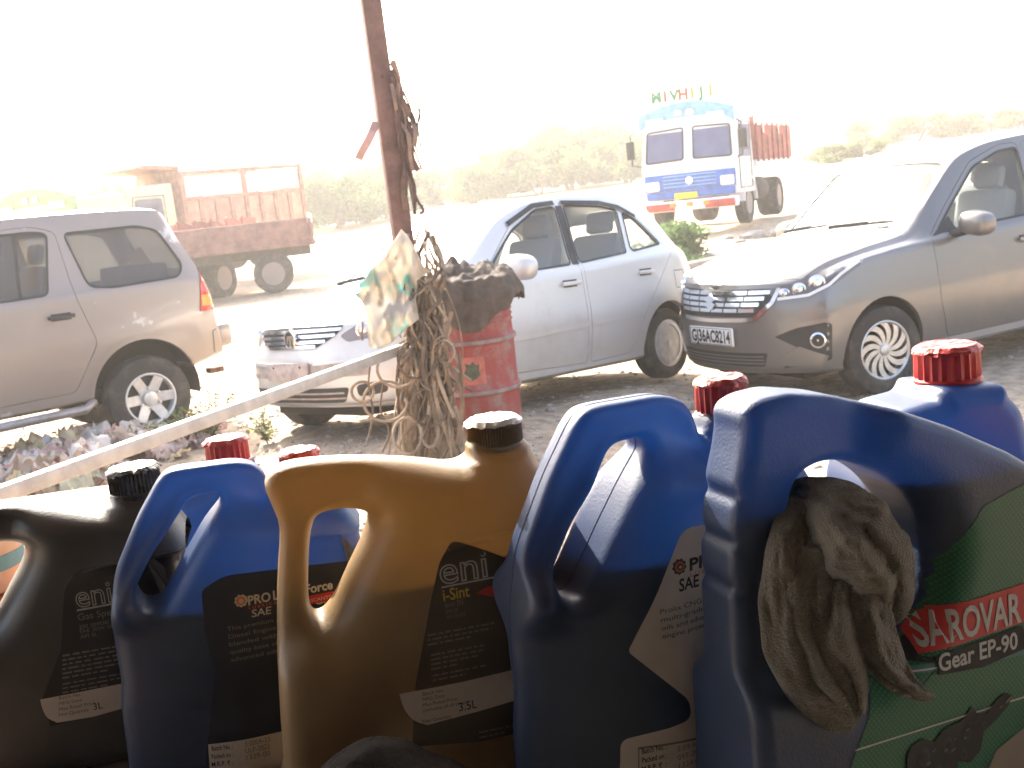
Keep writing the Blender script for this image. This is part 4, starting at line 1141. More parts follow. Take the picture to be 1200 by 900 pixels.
# rubble in front of the white lorry: kerb-like slab, rocks
def rock_mesh(seed, s=1.0):
    r = random.Random(seed); b = bmesh.new(); bmesh.ops.create_icosphere(b, subdivisions=2, radius=1)
    for v in b.verts:
        k = 1 + .35 * (vnoise(v.co.x * 1.7 + seed * 3, v.co.y * 1.7 + v.co.z * 2.3) - .5) * 2
        v.co *= k; v.co.z *= .6
    me = bpy.data.meshes.new('rock'); b.to_mesh(me); b.free(); return me
M_STONE = mat('grey_stone', (.30, .26, .225), .95, var=.3, vscale=5, bump=.4, bscale=20)
ROCKS = [rock_mesh(i) for i in range(5)]
for q in ROCKS: q.materials.append(M_STONE)
random.seed(21)
for i in range(22):
    px = random.uniform(765, 935); p = at_y(px, 268 - (px - 765) * .1 + random.uniform(-6, 10), random.uniform(18, 24))
    o = bpy.data.objects.new('stone', ROCKS[i % 5]); COL.objects.link(o)
    s = random.uniform(.10, .30); o.scale = (s, s * random.uniform(.7, 1.2), s * .8); o.rotation_euler = (0, 0, random.random() * 6)
    o.location = (p.x, p.y, ground_z(p.x, p.y)); tag(o, 'grey stone lying in the rubble before the white lorry', 'stone', 'stones before the white lorry')
_a = at_y(795, 277, 18.5); _b = at_y(885, 266, 19.5)
k = MB(); k.tube([(_a.x, _a.y, ground_z(_a.x, _a.y) + .09), (_b.x, _b.y, ground_z(_b.x, _b.y) + .09)], .09, 7)
tag(k.build('log', mat('pale_log', (.36, .29, .23), .9, var=.25, vscale=6)), 'pale log lying on the rubble before the white lorry', 'log')

# ------------------------------------------------------------------ post with hanging straps, cords, plastic sheet, rail
M_POST = mat('rusty_steel_post', (.145, .075, .06), .7, .2, var=.3, vscale=7, bump=.2, bscale=40)
PY = 6.25
_t = at_y(433, 0, PY); _b = at_y(472, 285, PY)
def post_x(z): return _b.x + (_t.x - _b.x) * (z - _b.z) / (_t.z - _b.z)
def build_post():
    z0 = ground_z(post_x(.1), PY) - .25; z1 = 3.9
    M = Matrix(((1, 0, (_t.x - _b.x) / (_t.z - _b.z), _b.x - (_t.x - _b.x) / (_t.z - _b.z) * _b.z), (0, 1, 0, PY), (0, 0, 1, 0), (0, 0, 0, 1)))
    t = empty('steel_post', (0, 0, 0), (0, 0, 0), 'rusty brown steel channel post hung with straps and cords', 'post')
    a, d, th = .052, .05, .009
    R = Matrix.Rotation(rad(18), 4, 'Z')
    MB().box((0, -d, (z0 + z1) / 2), (2 * a, th, z1 - z0), .002, M @ R).build('web', M_POST, t)
    for s in (1, -1): MB().box((s * (a - th / 2), -d + th / 2 + .035, (z0 + z1) / 2), (th, .07, z1 - z0), .002, M @ R).build('flange', M_POST, t)
    for z in (1.05, 1.75, 2.35):
        MB().lathe([(.012, 0), (.012, .008), (.008, .014), (0, .014)], 6, M @ R @ Matrix.Translation((0, -d - th / 2, z)) @ Matrix.Rotation(math.pi / 2, 4, 'X')).build('bolt', M_POST, t)
build_post()

def strip(path, wd, th, twist=0.0, seed=0):
    """a flat strap along a path"""
    P = spline(path, 6); m = MB(); vs = []; fs = []
    for i, p in enumerate(P):
        t = (P[min(i + 1, len(P) - 1)] - P[max(i - 1, 0)]).normalized()
        a = twist * i / len(P) + seed
        n = Vector((math.cos(a), math.sin(a), 0)); n = (n - t * n.dot(t)).normalized(); b = t.cross(n)
        for (u, v) in ((1, 1), (-1, 1), (-1, -1), (1, -1)): vs.append(p + n * u * wd / 2 + b * v * th / 2)
    k = len(P)
    for i in range(k - 1):
        for j in range(4): fs.append((i * 4 + j, i * 4 + (j + 1) % 4, i * 4 + 4 + (j + 1) % 4, i * 4 + 4 + j))
    fs += [(0, 1, 2, 3), ((k - 1) * 4 + 3, (k - 1) * 4 + 2, (k - 1) * 4 + 1, (k - 1) * 4)]
    return m.add(vs, fs)

M_STRAP = [mat('old_rubber_strap_%d' % i, c, .8, var=.3, vscale=12) for i, c in enumerate([(.10, .055, .045), (.15, .085, .065), (.075, .05, .04), (.20, .13, .10)])]
def build_straps():
    r = random.Random(3)
    t = empty('strap_bundle', at_y(462, 110, PY + .02), (0, 0, 0), 'bundle of old rubber straps hanging from the upper part of the post', 'straps')
    o = t.location.copy()
    for i in range(20):
        x0 = r.uniform(455, 464); y0 = r.uniform(70, 130); x1 = x0 + r.uniform(8, 30) + (i % 3) * 4; y1 = r.uniform(150, 200) if i < 13 else r.uniform(200, 262)
        Yd = PY - .02 + r.uniform(-.06, .10)
        pts = [at_y(x0, y0, Yd) - o]
        for k in range(1, 5):
            f = k / 5; pts.append(at_y(x0 + (x1 - x0) * f ** .8 + r.uniform(-4, 5), y0 + (y1 - y0) * f, Yd + r.uniform(-.03, .03)) - o)
        pts.append(at_y(x1, y1, Yd) - o)
        strip(pts, r.uniform(.012, .034), .006, r.uniform(-1.5, 1.5), r.uniform(-.5, .5)).build('strap', M_STRAP[i % 4], t)
    # thin loose cords with curled ends
    for i in range(5):
        x0 = r.uniform(468, 482); y0 = r.uniform(90, 130)
        pts = [at_y(x0, y0, PY) - o, at_y(x0 + r.uniform(8, 16), y0 + 25, PY) - o, at_y(x0 + r.uniform(2, 14), y0 + 50, PY) - o, at_y(x0 + r.uniform(8, 18), y0 + r.uniform(60, 90), PY) - o]
        MB().tube(spline(pts, 6), .005, 6).build('cord', M_STRAP[2], t)
    pts = [at_y(484, 182, PY) - o, at_y(482, 205, PY) - o, at_y(488, 232, PY) - o, at_y(496, 246, PY) - o, at_y(492, 250, PY) - o]
    MB().tube(spline(pts, 6), .008, 6).build('hook', M_STRAP[0], t)
    s = empty('strap', at_y(438, 150, PY - .08), (0, 0, 0), 'single pinkish strap end sticking out beside the post', 'strap')
    o = s.location.copy()
    strip([at_y(441, 143, PY - .03) - o, at_y(434, 160, PY - .08) - o, at_y(424, 178, PY - .1) - o, at_y(420, 187, PY - .1) - o], .045, .006, .3, .2).build('strip', mat('pinkish_strap', (.40, .24, .20), .8, var=.2), s)
build_straps()

M_CORD = [mat('jute_cord_%d' % i, c, .9, var=.25, vscale=15) for i, c in enumerate([(.19, .13, .085), (.25, .18, .12), (.13, .09, .06), (.30, .23, .16), (.10, .07, .05)])]
def build_cords():
    r = random.Random(9); Y = PY - .05
    base = at_y(500, 560, Y); base.z = ground_z(base.x, Y)
    t = empty('cord_tangle', base, (0, 0, 0), 'thick tangle of brown cords and wires hanging low on the post', 'cords')
    o = Vector(base)
    def P(x, y, d=0): return at_y(x, y, Y + d) - o
    for i in range(84):
        # strands fall from the post and wander
        x0 = r.uniform(474, 512); y0 = r.uniform(270, 400); y1 = min(552, y0 + r.uniform(70, 260))
        x1 = r.uniform(466, 545); pts = [P(x0, y0, r.uniform(-.1, .1))]
        n = r.randint(3, 6)
        for k in range(1, n + 1):
            f = k / n; pts.append(P(x0 + (x1 - x0) * f + r.uniform(-16, 16), y0 + (y1 - y0) * f, r.uniform(-.16, .12)))
        MB().tube(spline(pts, 7), r.choice([.004, .006, .008, .011]), 6).build('cord', M_CORD[i % 5], t)
    for i in range(10):
        # tight loops in the mass
        cx, cy = r.uniform(468, 535), r.uniform(400, 535); R = r.uniform(8, 24); a0 = r.random() * 6; tilt = r.uniform(.5, 1)
        pts = [P(cx + R * math.cos(a0 + 6.3 * k / 9) * tilt, cy + R * math.sin(a0 + 6.3 * k / 9), -.15 + .05 * math.sin(k + i)) for k in range(10)]
        MB().tube(spline(pts, 5), r.choice([.005, .007, .009]), 6).build('cord_loop', M_CORD[i % 5], t)
    for (cx, cy, R) in ((466, 432, 24), (425, 459, 13), (452, 470, 26)):
        pts = [P(cx + R * math.cos(6.4 * k / 12), cy + R * .9 * math.sin(6.4 * k / 12), -.16 + .01 * k) for k in range(13)]
        MB().tube(spline(pts, 5), .0085, 7).build('cord_loop', M_CORD[1], t)
    for (a, b, c, d) in (((436, 415), (432, 450), (437, 485), (430, 520)), ((450, 445), (446, 480), (456, 505), (448, 530)), ((425, 377), (425, 384), (424, 392), (425, 399))):
        MB().tube(spline([P(*a, -.1), P(*b, -.1), P(*c, -.1), P(*d, -.1)], 6), .006, 6).build('cord', M_CORD[2], t)
    # flat strips at the lower right
    for i in range(10):
        x = r.uniform(490, 540); y0 = r.uniform(360, 420)
        strip([P(x, y0, -.12), P(x + r.uniform(-10, 10), y0 + 50, -.15), P(x + r.uniform(-14, 14), y0 + 110, -.13)], .022, .004, r.uniform(-2, 2), r.random() * 3).build('strip', M_CORD[(i * 2) % 5], t)
    # sacking wrapped round the foot of the post
    prof = []
    vs = []; fs = []; n = 22; rows = 12
    c0 = P(492, 400); c1 = P(508, 556)
    for j in range(rows + 1):
        f = j / rows; c = c0.lerp(c1, f); R = .10 + .12 * f
        for k in range(n):
            a = 2 * math.pi * k / n; q = R * (1 + .25 * (vnoise(k * .9 + 3, j * .5) - .5) + .12 * math.sin(k * 2.1 + j * .3))
            vs.append(c + Vector((q * math.cos(a), .10 + q * .7 * math.sin(a), .02 * math.sin(k * 1.7))))
    for j in range(rows):
        for k in range(n): fs.append((j * n + k, j * n + (k + 1) % n, (j + 1) * n + (k + 1) % n, (j + 1) * n + k))
    MB().add(vs, fs).build('sacking', mat('dirty_sacking', (.27, .20, .13), .95, var=.4, vscale=14, bump=.6, bscale=50), t, 60)
build_cords()

def sheet_thing(name, outline_px, Y, m, label, cat, maxlen, fold, th=0.003, seed=1, group=None):
    pts = [at_y(x, y, Y) for x, y in outline_px]
    c = sum(pts, Vector()) / len(pts)
    vf = poly_mesh([(p.x, p.z) for p in pts], maxlen)
    vs = []
    for (x, z) in vf[0]:
        vs.append((x - c.x, fold(x - c.x, z - c.z), z - c.z))
    me = bpy.data.meshes.new(name); me.from_pydata(vs, [], vf[1])
    o = link_mesh(name, me, m, None, 60); o.location = c
    md = o.modifiers.new('thick', 'SOLIDIFY'); md.thickness = th
    tag(o, label, cat, group); return o

def plastic_mat():
    m = leaf_mat('crumpled_plastic_sheet', (.50, .43, .36), .12, .5, 5.0, (.62, .59, .54)); nt = m.node_tree
    rp = [n for n in nt.nodes if n.type == 'VALTORGB'][0]
    e = rp.color_ramp.elements.new(.30); e.color = (.05, .30, .32, 1)
    e = rp.color_ramp.elements.new(.38); e.color = (.22, .46, .45, 1)
    e = rp.color_ramp.elements.new(.43); e.color = (.52, .46, .39, 1)
    [n for n in nt.nodes if n.type == 'TEX_NOISE'][0].inputs['Scale'].default_value = 4.5
    return m
def _bag(x, z): return .16 * (vnoise(x * 11 + 5 + z * 3, z * 5) - .5) + .08 * (vnoise(x * 30 - z * 8, z * 16 + 3) - .5) + .03 * math.sin(x * 70 + z * 10) - .08 * max(0, .25 - abs(z)) 
sheet_thing('plastic_sheet', [(471, 268), (478, 276), (487, 290), (497, 312), (505, 318), (498, 322), (489, 328), (487, 352), (491, 374), (480, 382), (468, 392), (459, 402), (448, 406), (438, 409), (433, 404), (431, 388), (429, 366), (426, 357), (422, 350), (417, 344), (423, 340), (420, 332), (427, 328), (433, 316), (446, 306), (455, 292), (464, 280)],
            PY - .22, plastic_mat(), 'crumpled translucent plastic sheet with teal patches tied to the post', 'plastic sheet', .018, _bag, .0015)

def build_rail():
    a = at_y(466, 404, PY - .14); b = at_y(30, 580, 3.62); z = (a.z + b.z) / 2
    d = Vector((b.x - a.x, b.y - a.y, 0)).normalized()
    A = Vector((a.x, a.y, z)) - d * .02; B = A + d * 3.9
    t = empty('barrier_rail', A, (0, 0, 0), 'pale square steel rail running from the post towards the shop', 'rail')
    mt = mat('pale_galvanised_steel', (.42, .38, .34), .5, .35, var=.15, vscale=9)
    L = (B - A).length; ang = math.atan2(d.y, d.x)
    R = Matrix.Rotation(ang, 4, 'Z') @ Matrix.Rotation(rad(4), 4, 'X')
    MB().box((L / 2, 0, 0), (L, .055, .055), .004, R).build('bar', mt, t)
    e = d * (L - .1); g = ground_z(B.x, B.y)
    MB().box((e.x, e.y, (g - z) / 2 - .03), (.05, .05, z - g + .0), .004).build('leg', mt, t)
    MB().tube([(.06, .0, .06), (.0, .03, .03), (-.02, .10, 0), (.02, .14, -.04), (.07, .06, -.05), (.06, 0, .06)], .006, 6).build('tie_wire', M_CORD[0], t)
build_rail()

# ------------------------------------------------------------------ oil drum with a cloth
def build_drum():
    p = at_y(566, 505, 6.9); gz = ground_z(p.x, p.y)
    t = empty('oil_drum', (p.x, p.y, gz), (rad(0), 0, rad(20)), 'dented faded red steel oil drum standing beside the post', 'drum')
    R, H = .262, .96
    m = mat('faded_red_drum_paint', (.27, .048, .042), .65, .1, var=.3, vscale=6, col2=(.26, .17, .15), vthr=(.48, .66), bump=.25, bscale=14, detail=8)
    prof = [(R * .9, .01), (R * .97, .0), (R * 1.015, .012), (R * 1.015, .03), (R * .985, .05)]
    for zc in (.30, .61): prof += [(R * .985, zc - .035), (R * 1.0, zc - .022), (R * 1.055, zc - .010), (R * 1.055, zc + .010), (R * 1.0, zc + .022), (R * .985, zc + .035)]
    for k in range(5): z = .70 + k * .034; prof += [(R * .975, z), (R * 1.012, z + .013), (R * .975, z + .026)]
    prof += [(R * .985, H - .035), (R * 1.015, H - .02), (R * 1.015, H), (R * .97, H), (R * .96, H - .02), (0.0, H - .02)]
    body = MB().lathe(prof, 56)
    def dent(v):
        x, y, z = v; a = math.atan2(y, x); k = 1 - .05 * max(0, vnoise(a * 1.6 + 4, z * 3.2) - .45) - .03 * max(0, vnoise(a * 3.3, z * 7 + 2) - .5); return (x * k, y * k, z)
    body.v = [dent(v) for v in body.v]
    bo = body.build('body', m, t, 50)
    grey = mat('scuffed_steel', (.24, .20, .19), .6, .4, var=.3, vscale=12)
    sf = Surf(bo.data)
    # worn rolling hoops
    for zc in (.30, .61):
        rr = R * 1.056; hp = MB().lathe([(rr, zc - .011), (rr + .002, zc), (rr, zc + .011)], 56); hp.v = [dent(v) for v in hp.v]; hp.build('hoop', grey, t)
    # faded square print with a dark green leaf shape, facing the camera
    def patch(nm, pts, mm, par, off):
        th0 = rad(-112 - 20 + 18)
        vs = []; vf = poly_mesh(pts, .03)
        for (u, z) in vf[0]:
            a = th0 + u / R; d = Vector((math.cos(a), math.sin(a), 0)); h = sf.t.ray_cast(Vector((0, 0, z)) + d * 1.0, -d)
            q = h[0] if h[0] is not None else d * R + Vector((0, 0, z)); vs.append(q + d * off)
        return MB().add(vs, vf[1]).build(nm, mm, par, None)
    pr = patch('printed_panel', [(-.075, .355), (.085, .355), (.085, .525), (-.075, .525)], mat('faded_pink_print', (.42, .12, .09), .7, var=.2, vscale=20), t, .0015)
    patch('printed_leaf', [(-.05, .43), (-.035, .46), (-.04, .49), (-.005, .48), (.01, .50), (.03, .475), (.05, .48), (.045, .44), (.05, .41), (.02, .39), (-.01, .38), (-.04, .40)], mat('dark_green_print', (.07, .08, .045), .7, var=.3, vscale=30), pr, .003)
    # dark cloth over the top
    vs = []; fs = []; n = 130; rows = 44
    r = random.Random(2)
    for j in range(rows + 1):
        s = j / rows
        for k in range(n):
            a = 2 * math.pi * k / n
            af = (a - rad(-112 - 20)) # towards the camera
            front = math.cos(a - rad(-95 - 20)) ; side = math.cos(a - rad(20))
            hang = .12 + .10 * max(0, front) + .05 * vnoise(k * .33, 7) + .05 * math.sin(a * 3 + 1)
            Ltot = R * 1.02 + hang
            d = s * Ltot
            bump = .10 * math.exp(-((math.cos(a) * d + .10) ** 2 + (math.sin(a) * d + .02) ** 2) / .012) + .07 * math.exp(-((math.cos(a) * d - .13) ** 2 + (math.sin(a) * d) ** 2) / .02)
            wr = (vnoise(math.cos(a) * d * 15 + 40, math.sin(a) * d * 15 + 11) - .5)
            wr2 = (vnoise(math.cos(a) * d * 40 + 3, math.sin(a) * d * 40 + 71) - .5)
            if d < R * 1.02: rr, z = d, H + .025 + bump + .09 * abs(wr) + .02 * wr2
            else:
                e = d - R * 1.02; fold = math.sin(a * 11 + 2 * math.sin(a * 3)) * .5 + math.sin(a * 17 + 1) * .3
                rr = R * 1.02 + .02 + .05 * min(1, e / .10) + .026 * fold * min(1, e / .08) + .012 * wr; z = H + .03 - e + .05 * abs(wr) * max(0, 1 - e / .08) + bump
            vs.append((rr * math.cos(a), rr * math.sin(a), z))
    for j in range(rows):
        for k in range(n): fs.append((j * n + k, j * n + (k + 1) % n, (j + 1) * n + (k + 1) % n, (j + 1) * n + k))
    c = MB().add(vs, fs).build('cloth', mat('dark_brown_cloth', (.075, .055, .042), .95, var=.3, vscale=12, bump=.3, bscale=120), None, 80, weld=.0008)
    c.location = (p.x, p.y, gz); c.rotation_euler = (0, 0, rad(20))
    md = c.modifiers.new('sub', 'SUBSURF'); md.levels = 1; md.render_levels = 1
    tag(c, 'dark brown crumpled cloth draped over the red drum', 'cloth')
build_drum()

# ------------------------------------------------------------------ rubbish, weeds, gravel
def crumple(seed, w, h, amp):
    r = random.Random(seed); n = 13; vs = []; fs = []
    for j in range(n):
        for i in range(n):
            u, v = i / (n - 1) - .5, j / (n - 1) - .5
            x = u * w * (1 + .3 * (vnoise(seed * 5 + i * .8, j * .9) - .5)); y = v * h * (1 + .3 * (vnoise(seed * 9 + j * .8, i * .9) - .5))
            z = amp * ((vnoise(seed * 13 + i * .55, j * .55) - .3) + .6 * (vnoise(seed * 3 + i * 1.2, j * 1.2) - .5)) * (1 - 1.6 * max(abs(u), abs(v)) ** 2) - .02 + amp * .3 * math.sin(i * 1.3 + seed)
            vs.append((x, y, z))
    for j in range(n - 1):
        for i in range(n - 1): fs.append((j * n + i, j * n + i + 1, (j + 1) * n + i + 1, (j + 1) * n + i))
    me = bpy.data.meshes.new('crumpled_sheet'); me.from_pydata(vs, [], fs)
    me.polygons.foreach_set('use_smooth', [True] * len(me.polygons)); return me
def build_trash():
    r = random.Random(12)
    cols = [(.54, .48, .42), (.48, .37, .31), (.56, .44, .35), (.36, .29, .24), (.52, .45, .42), (.46, .36, .22), (.44, .38, .33), (.45, .42, .30), (.42, .26, .22), (.55, .52, .50)]
    ms = [leaf_mat('rubbish_%d' % i, tuple(min(.8, q * 1.35) for q in c), .15, .3, 12) for i, c in enumerate(cols)]
    o = gp(90, 535, 8.2)
    t = empty('rubbish_heap', o, (0, 0, 0), 'low heap of crumpled plastic bags and rags beside the utility vehicle', 'rubbish heap')
    mesh = {}
    for i in range(330):
        px = r.triangular(-60, 255, 110); py = r.uniform(490, 585) if px < 130 else r.uniform(485, 545)
        g = at_z(px, py, .08)
        if g.y > 8.6 or g.y < 5.6: continue
        key = (i % 8, r.randrange(10))
        if key not in mesh:
            q = crumple(key[0], .34, .24, .16); q.materials.append(ms[key[1]]); mesh[key] = q
        c = bpy.data.objects.new('crumpled_sheet', mesh[key]); COL.objects.link(c); c.parent = t
        hh = .16 * max(0, 1 - abs(px - 100) / 150) * r.random()
        c.location = Vector((g.x, g.y, ground_z(g.x, g.y) + .02 + hh)) - Vector(o)
        s = r.uniform(.35, 1.2); c.scale = (s * r.uniform(.7, 1.5), s, s * r.uniform(.5, 1.0)); c.rotation_euler = (r.uniform(-.5, .5), r.uniform(-.5, .5), r.random() * 6.3)
    b = leaf_mat('blue_purple_rag', (.10, .09, .28), .2, .2)
    q = crumple(3, .3, .22, .18); q.materials.append(b); c = bpy.data.objects.new('crumpled_sheet', q); COL.objects.link(c); c.parent = t
    g = at_z(152, 497, .1); c.location = Vector((g.x, g.y, ground_z(g.x, g.y) + .10)) - Vector(o)
build_trash()

M_WEED = [leaf_mat('weed_leaves', (.13, .17, .06), .3, .45, 20), leaf_mat('dry_weed_leaves', (.24, .24, .12), .3, .4, 20)]
M_STEM = mat('weed_stem', (.16, .18, .08), .8)
def weed(px, py, Y, h, n, seed, label, leaf=0):
    r = random.Random(seed); p = gp(px, py, Y)
    t = empty('weed', p, (0, 0, 0), label, 'weed', None); st = MB(); lv = []; lf = []
    for k in range(n):
        a = r.random() * 6.3; l = h * r.uniform(.6, 1.1); sp = r.uniform(.2, .9) * h
        path = spline([(0, 0, 0), (sp * .3 * math.cos(a), sp * .3 * math.sin(a), l * .5), (sp * math.cos(a), sp * math.sin(a), l * r.uniform(.75, 1))], 5)
        st.tube(path, .004, 4, False)
        for i, q in enumerate(path[2:]):
            for _ in range(4):
                d = Vector((r.gauss(0, 1), r.gauss(0, 1), r.gauss(.2, .6))).normalized(); s = r.uniform(.018, .042); e = d.cross(Vector((r.random(), r.random(), r.random()))).normalized()
                b = q + d * .01; i0 = len(lv); lv += [b, b + d * s * .5 + e * s * .3, b + d * s, b + d * s * .5 - e * s * .3]; lf.append((i0, i0 + 1, i0 + 2, i0 + 3))
    st.build('stems', M_STEM, t); MB().add(lv, lf).build('leaves', M_WEED[leaf], t, None)
weed(246, 505, 7.9, .34, 16, 1, 'leafy weed between the rubbish and the hatchback bumper')
weed(222, 506, 7.8, .26, 12, 2, 'low weed beside the rear wheel of the utility vehicle')
weed(165, 512, 7.9, .22, 14, 3, 'thin grassy weed in front of the utility vehicle wheel', 1)
weed(306, 470, 7.6, .22, 9, 4, 'dry weed growing under the hatchback bumper', 1)
weed(140, 515, 8.0, .2, 8, 5, 'small dry weed poking out of the rubbish heap', 1)

def build_gravel():
    r = random.Random(30); b = []
    base = [rock_mesh(60 + i) for i in range(3)]
    V = [[v.co.copy() for v in m.vertices] for m in base]; Fc = [[tuple(p.vertices) for p in m.polygons] for m in base]
    bi = []
    for m in base:
        q = bmesh.new(); bmesh.ops.create_icosphere(q, subdivisions=1, radius=1)
        for v in q.verts: v.co *= r.uniform(.7, 1.2); v.co.z *= .6
        q.verts.ensure_lookup_table(); bi.append(([v.co.copy() for v in q.verts], [tuple(v.index for v in f.verts) for f in q.faces])); q.free()
    k = MB()
    for i in range(5200):
        y = r.uniform(4.5, 12.5); x = r.uniform(-.62, .62) * y + .3
        s = r.choice([.006, .008, .011, .014, .02]) * r.uniform(.7, 1.4)
        vs, fs = bi[i % 3]; a = r.random() * 6.3; M = Matrix.Translation((x, y, ground_z(x, y) + s * .2)) @ Matrix.Rotation(a, 4, 'Z') @ Matrix.Scale(s, 4)
        k.add(vs, fs, M)
    o = k.build('gravel', mat('gravel_stones', (.38, .33, .28), .95, var=.3, vscale=30), None, None); tag(o, 'small stones scattered over the dusty ground', 'gravel', kind='stuff')
    for i in range(46):
        px = r.uniform(600, 1200); py = r.uniform(455, 560); g = at_z(px, py, 0)
        if g.y > 8.2: continue
        c = bpy.data.objects.new('stone', ROCKS[i % 5]); COL.objects.link(c); s = r.uniform(.02, .06)
        c.scale = (s, s * r.uniform(.7, 1.3), s); c.rotation_euler = (0, 0, r.random() * 6); c.location = (g.x, g.y, ground_z(g.x, g.y) + s * .2)
        tag(c, 'fist-sized stone on the shaded ground near the parked cars', 'stone', 'stones on the shaded ground')
build_gravel()

# ------------------------------------------------------------------ shapes from distance fields (blow-moulded jugs, rags)
def surface_nets(D, org, h):
    """closed mesh of the D<0 region of a sampled field"""
    S = D < 0
    nx, ny, nz = D.shape
    acc = np.zeros((nx - 1, ny - 1, nz - 1, 3), np.float32); cnt = np.zeros((nx - 1, ny - 1, nz - 1), np.float32)
    def sl(o): return tuple(slice(o[i], o[i] + (nx, ny, nz)[i] - 1) for i in range(3))
    cor = [(a, b, c) for a in (0, 1) for b in (0, 1) for c in (0, 1)]
    for p in cor:
        for ax in range(3):
            if p[ax] == 0:
                q = list(p); q[ax] = 1; q = tuple(q)
                d0, d1 = D[sl(p)], D[sl(q)]; m = (S[sl(p)] != S[sl(q)])
                t = np.where(m, d0 / np.where(m, d0 - d1, 1), 0)
                for k in range(3): acc[..., k] += np.where(m, p[k] + (t if k == ax else 0), 0)
                cnt += m
    act = cnt > 0
    idx = -np.ones(act.shape, np.int64); idx[act] = np.arange(act.sum())
    ii = np.argwhere(act)
    V = (ii + acc[act] / cnt[act][:, None]) * h + np.array(org)
    F = []
    for ax in range(3):
        a, b = [(1, 2), (2, 0), (0, 1)][ax]
        n = [nx, ny, nz]; s0 = [slice(1, k - 1) for k in n]; s0[ax] = slice(0, n[ax] - 1); s1 = list(s0); s1[ax] = slice(1, n[ax])
        ch = S[tuple(s0)] != S[tuple(s1)]; e = np.argwhere(ch); off = np.array([1, 1, 1]); off[ax] = 0; e = e + off
        ins = S[tuple(e.T)]
        def cell(da, db):
            c = e.copy(); c[:, a] -= da; c[:, b] -= db; return idx[tuple(c.T)]
        q = np.stack([cell(1, 1), cell(0, 1), cell(0, 0), cell(1, 0)], 1)
        q[~ins] = q[~ins][:, ::-1]; F.append(q)
    F = np.concatenate(F); F = F[(F >= 0).all(1)]
    me = bpy.data.meshes.new('net'); me.vertices.add(len(V)); me.vertices.foreach_set('co', V.astype(np.float32).ravel())
    me.loops.add(len(F) * 4); me.loops.foreach_set('vertex_index', F.astype(np.int32).ravel())
    me.polygons.add(len(F)); me.polygons.foreach_set('loop_start', np.arange(0, len(F) * 4, 4, dtype=np.int32))
    me.update(calc_edges=True); me.validate(); me.polygons.foreach_set('use_smooth', [True] * len(me.polygons))
    return me

def sd_poly(pts, U, Z):
    P = np.array(pts, float); d2 = np.full(U.shape, 1e9); ins = np.zeros(U.shape, bool); n = len(P)
    for i in range(n):
        a, b = P[i], P[(i + 1) % n]; e = b - a; wx, wz = U - a[0], Z - a[1]
        t = np.clip((wx * e[0] + wz * e[1]) / max(e @ e, 1e-12), 0, 1)
        d2 = np.minimum(d2, (wx - e[0] * t) ** 2 + (wz - e[1] * t) ** 2)
        c = ((a[1] <= Z) & (b[1] > Z)) | ((b[1] <= Z) & (a[1] > Z))
        with np.errstate(divide='ignore', invalid='ignore'): xi = a[0] + (Z - a[1]) / (b[1] - a[1] if b[1] != a[1] else 1e-12) * e[0]
        ins ^= c & (U < xi)
    return np.where(ins, -1, 1) * np.sqrt(d2)

def blur(A, s):
    k = int(3 * s) + 1; w_ = np.exp(-.5 * (np.arange(-k, k + 1) / s) ** 2); w_ /= w_.sum()
    for ax in (0, 1):
        A = np.apply_along_axis(lambda v: np.convolve(np.pad(v, k, 'edge'), w_, 'valid'), ax, A)
    return A

def smin(a, b, k):
    hh = np.clip(.5 + .5 * (b - a) / k, 0, 1); return b * (1 - hh) + a * hh - k * hh * (1 - hh)

SHELF_Z = 1.10
class JugFrame:
    def __init__(s, px, Y, yaw):
        p = at_y(px, 700, Y); s.o = Vector((p.x, p.y, SHELF_Z)); s.yaw = yaw
        s.R = Matrix.Rotation(rad(yaw), 3, 'Z'); s.vn = s.R @ Vector((0, 1, 0))
    def uz(s, px, py, v=0.0):
        d = ray(px, py); c = Vector((0, 0, CAM_H)); t = ((s.o + s.vn * v - c).dot(s.vn)) / d.dot(s.vn)
        q = s.R.inverted() @ (c + d * t - s.o); return (q.x, q.z)
    def poly(s, pts, v=0.0): return [s.uz(p[0], p[1], v) + tuple(p[2:]) for p in pts]

def jug_field(outer, holes, thick, r0, extra=None, h=.0022, Tmax=.065, rmap=None):
    us = [p[0] for p in outer]; zs = [p[1] for p in outer]
    pad = .012
    u = np.arange(min(us) - pad, max(us) + pad + .0, h); z = np.arange(-pad, max(zs) + pad + .03, h); v = np.arange(-Tmax - pad, Tmax + pad, h)
    U, Z = np.meshgrid(u, z, indexing='ij')
    d2 = sd_poly(outer, U, Z); dh = np.full(U.shape, 1e3)
    for q in holes: dh = np.minimum(dh, sd_poly(q, U, Z))
    d2 = np.maximum(d2, -dh)
    T = blur(thick(U, Z, dh), 4.0); r = np.minimum(r0 if rmap is None else blur(rmap(U, Z), 4.0), T * .97)
    a = (d2 + r)[:, None, :]; b = np.abs(v)[None, :, None] - (T - r)[:, None, :]
    D = np.minimum(np.maximum(a, b), 0) + np.sqrt(np.maximum(a, 0) ** 2 + np.maximum(b, 0) ** 2) - r[:, None, :]
    if extra is not None: D = extra(D, u[:, None, None], v[None, :, None], z[None, None, :])
    return D.astype(np.float32), (u[0], v[0], z[0]), h, (u, v, z)

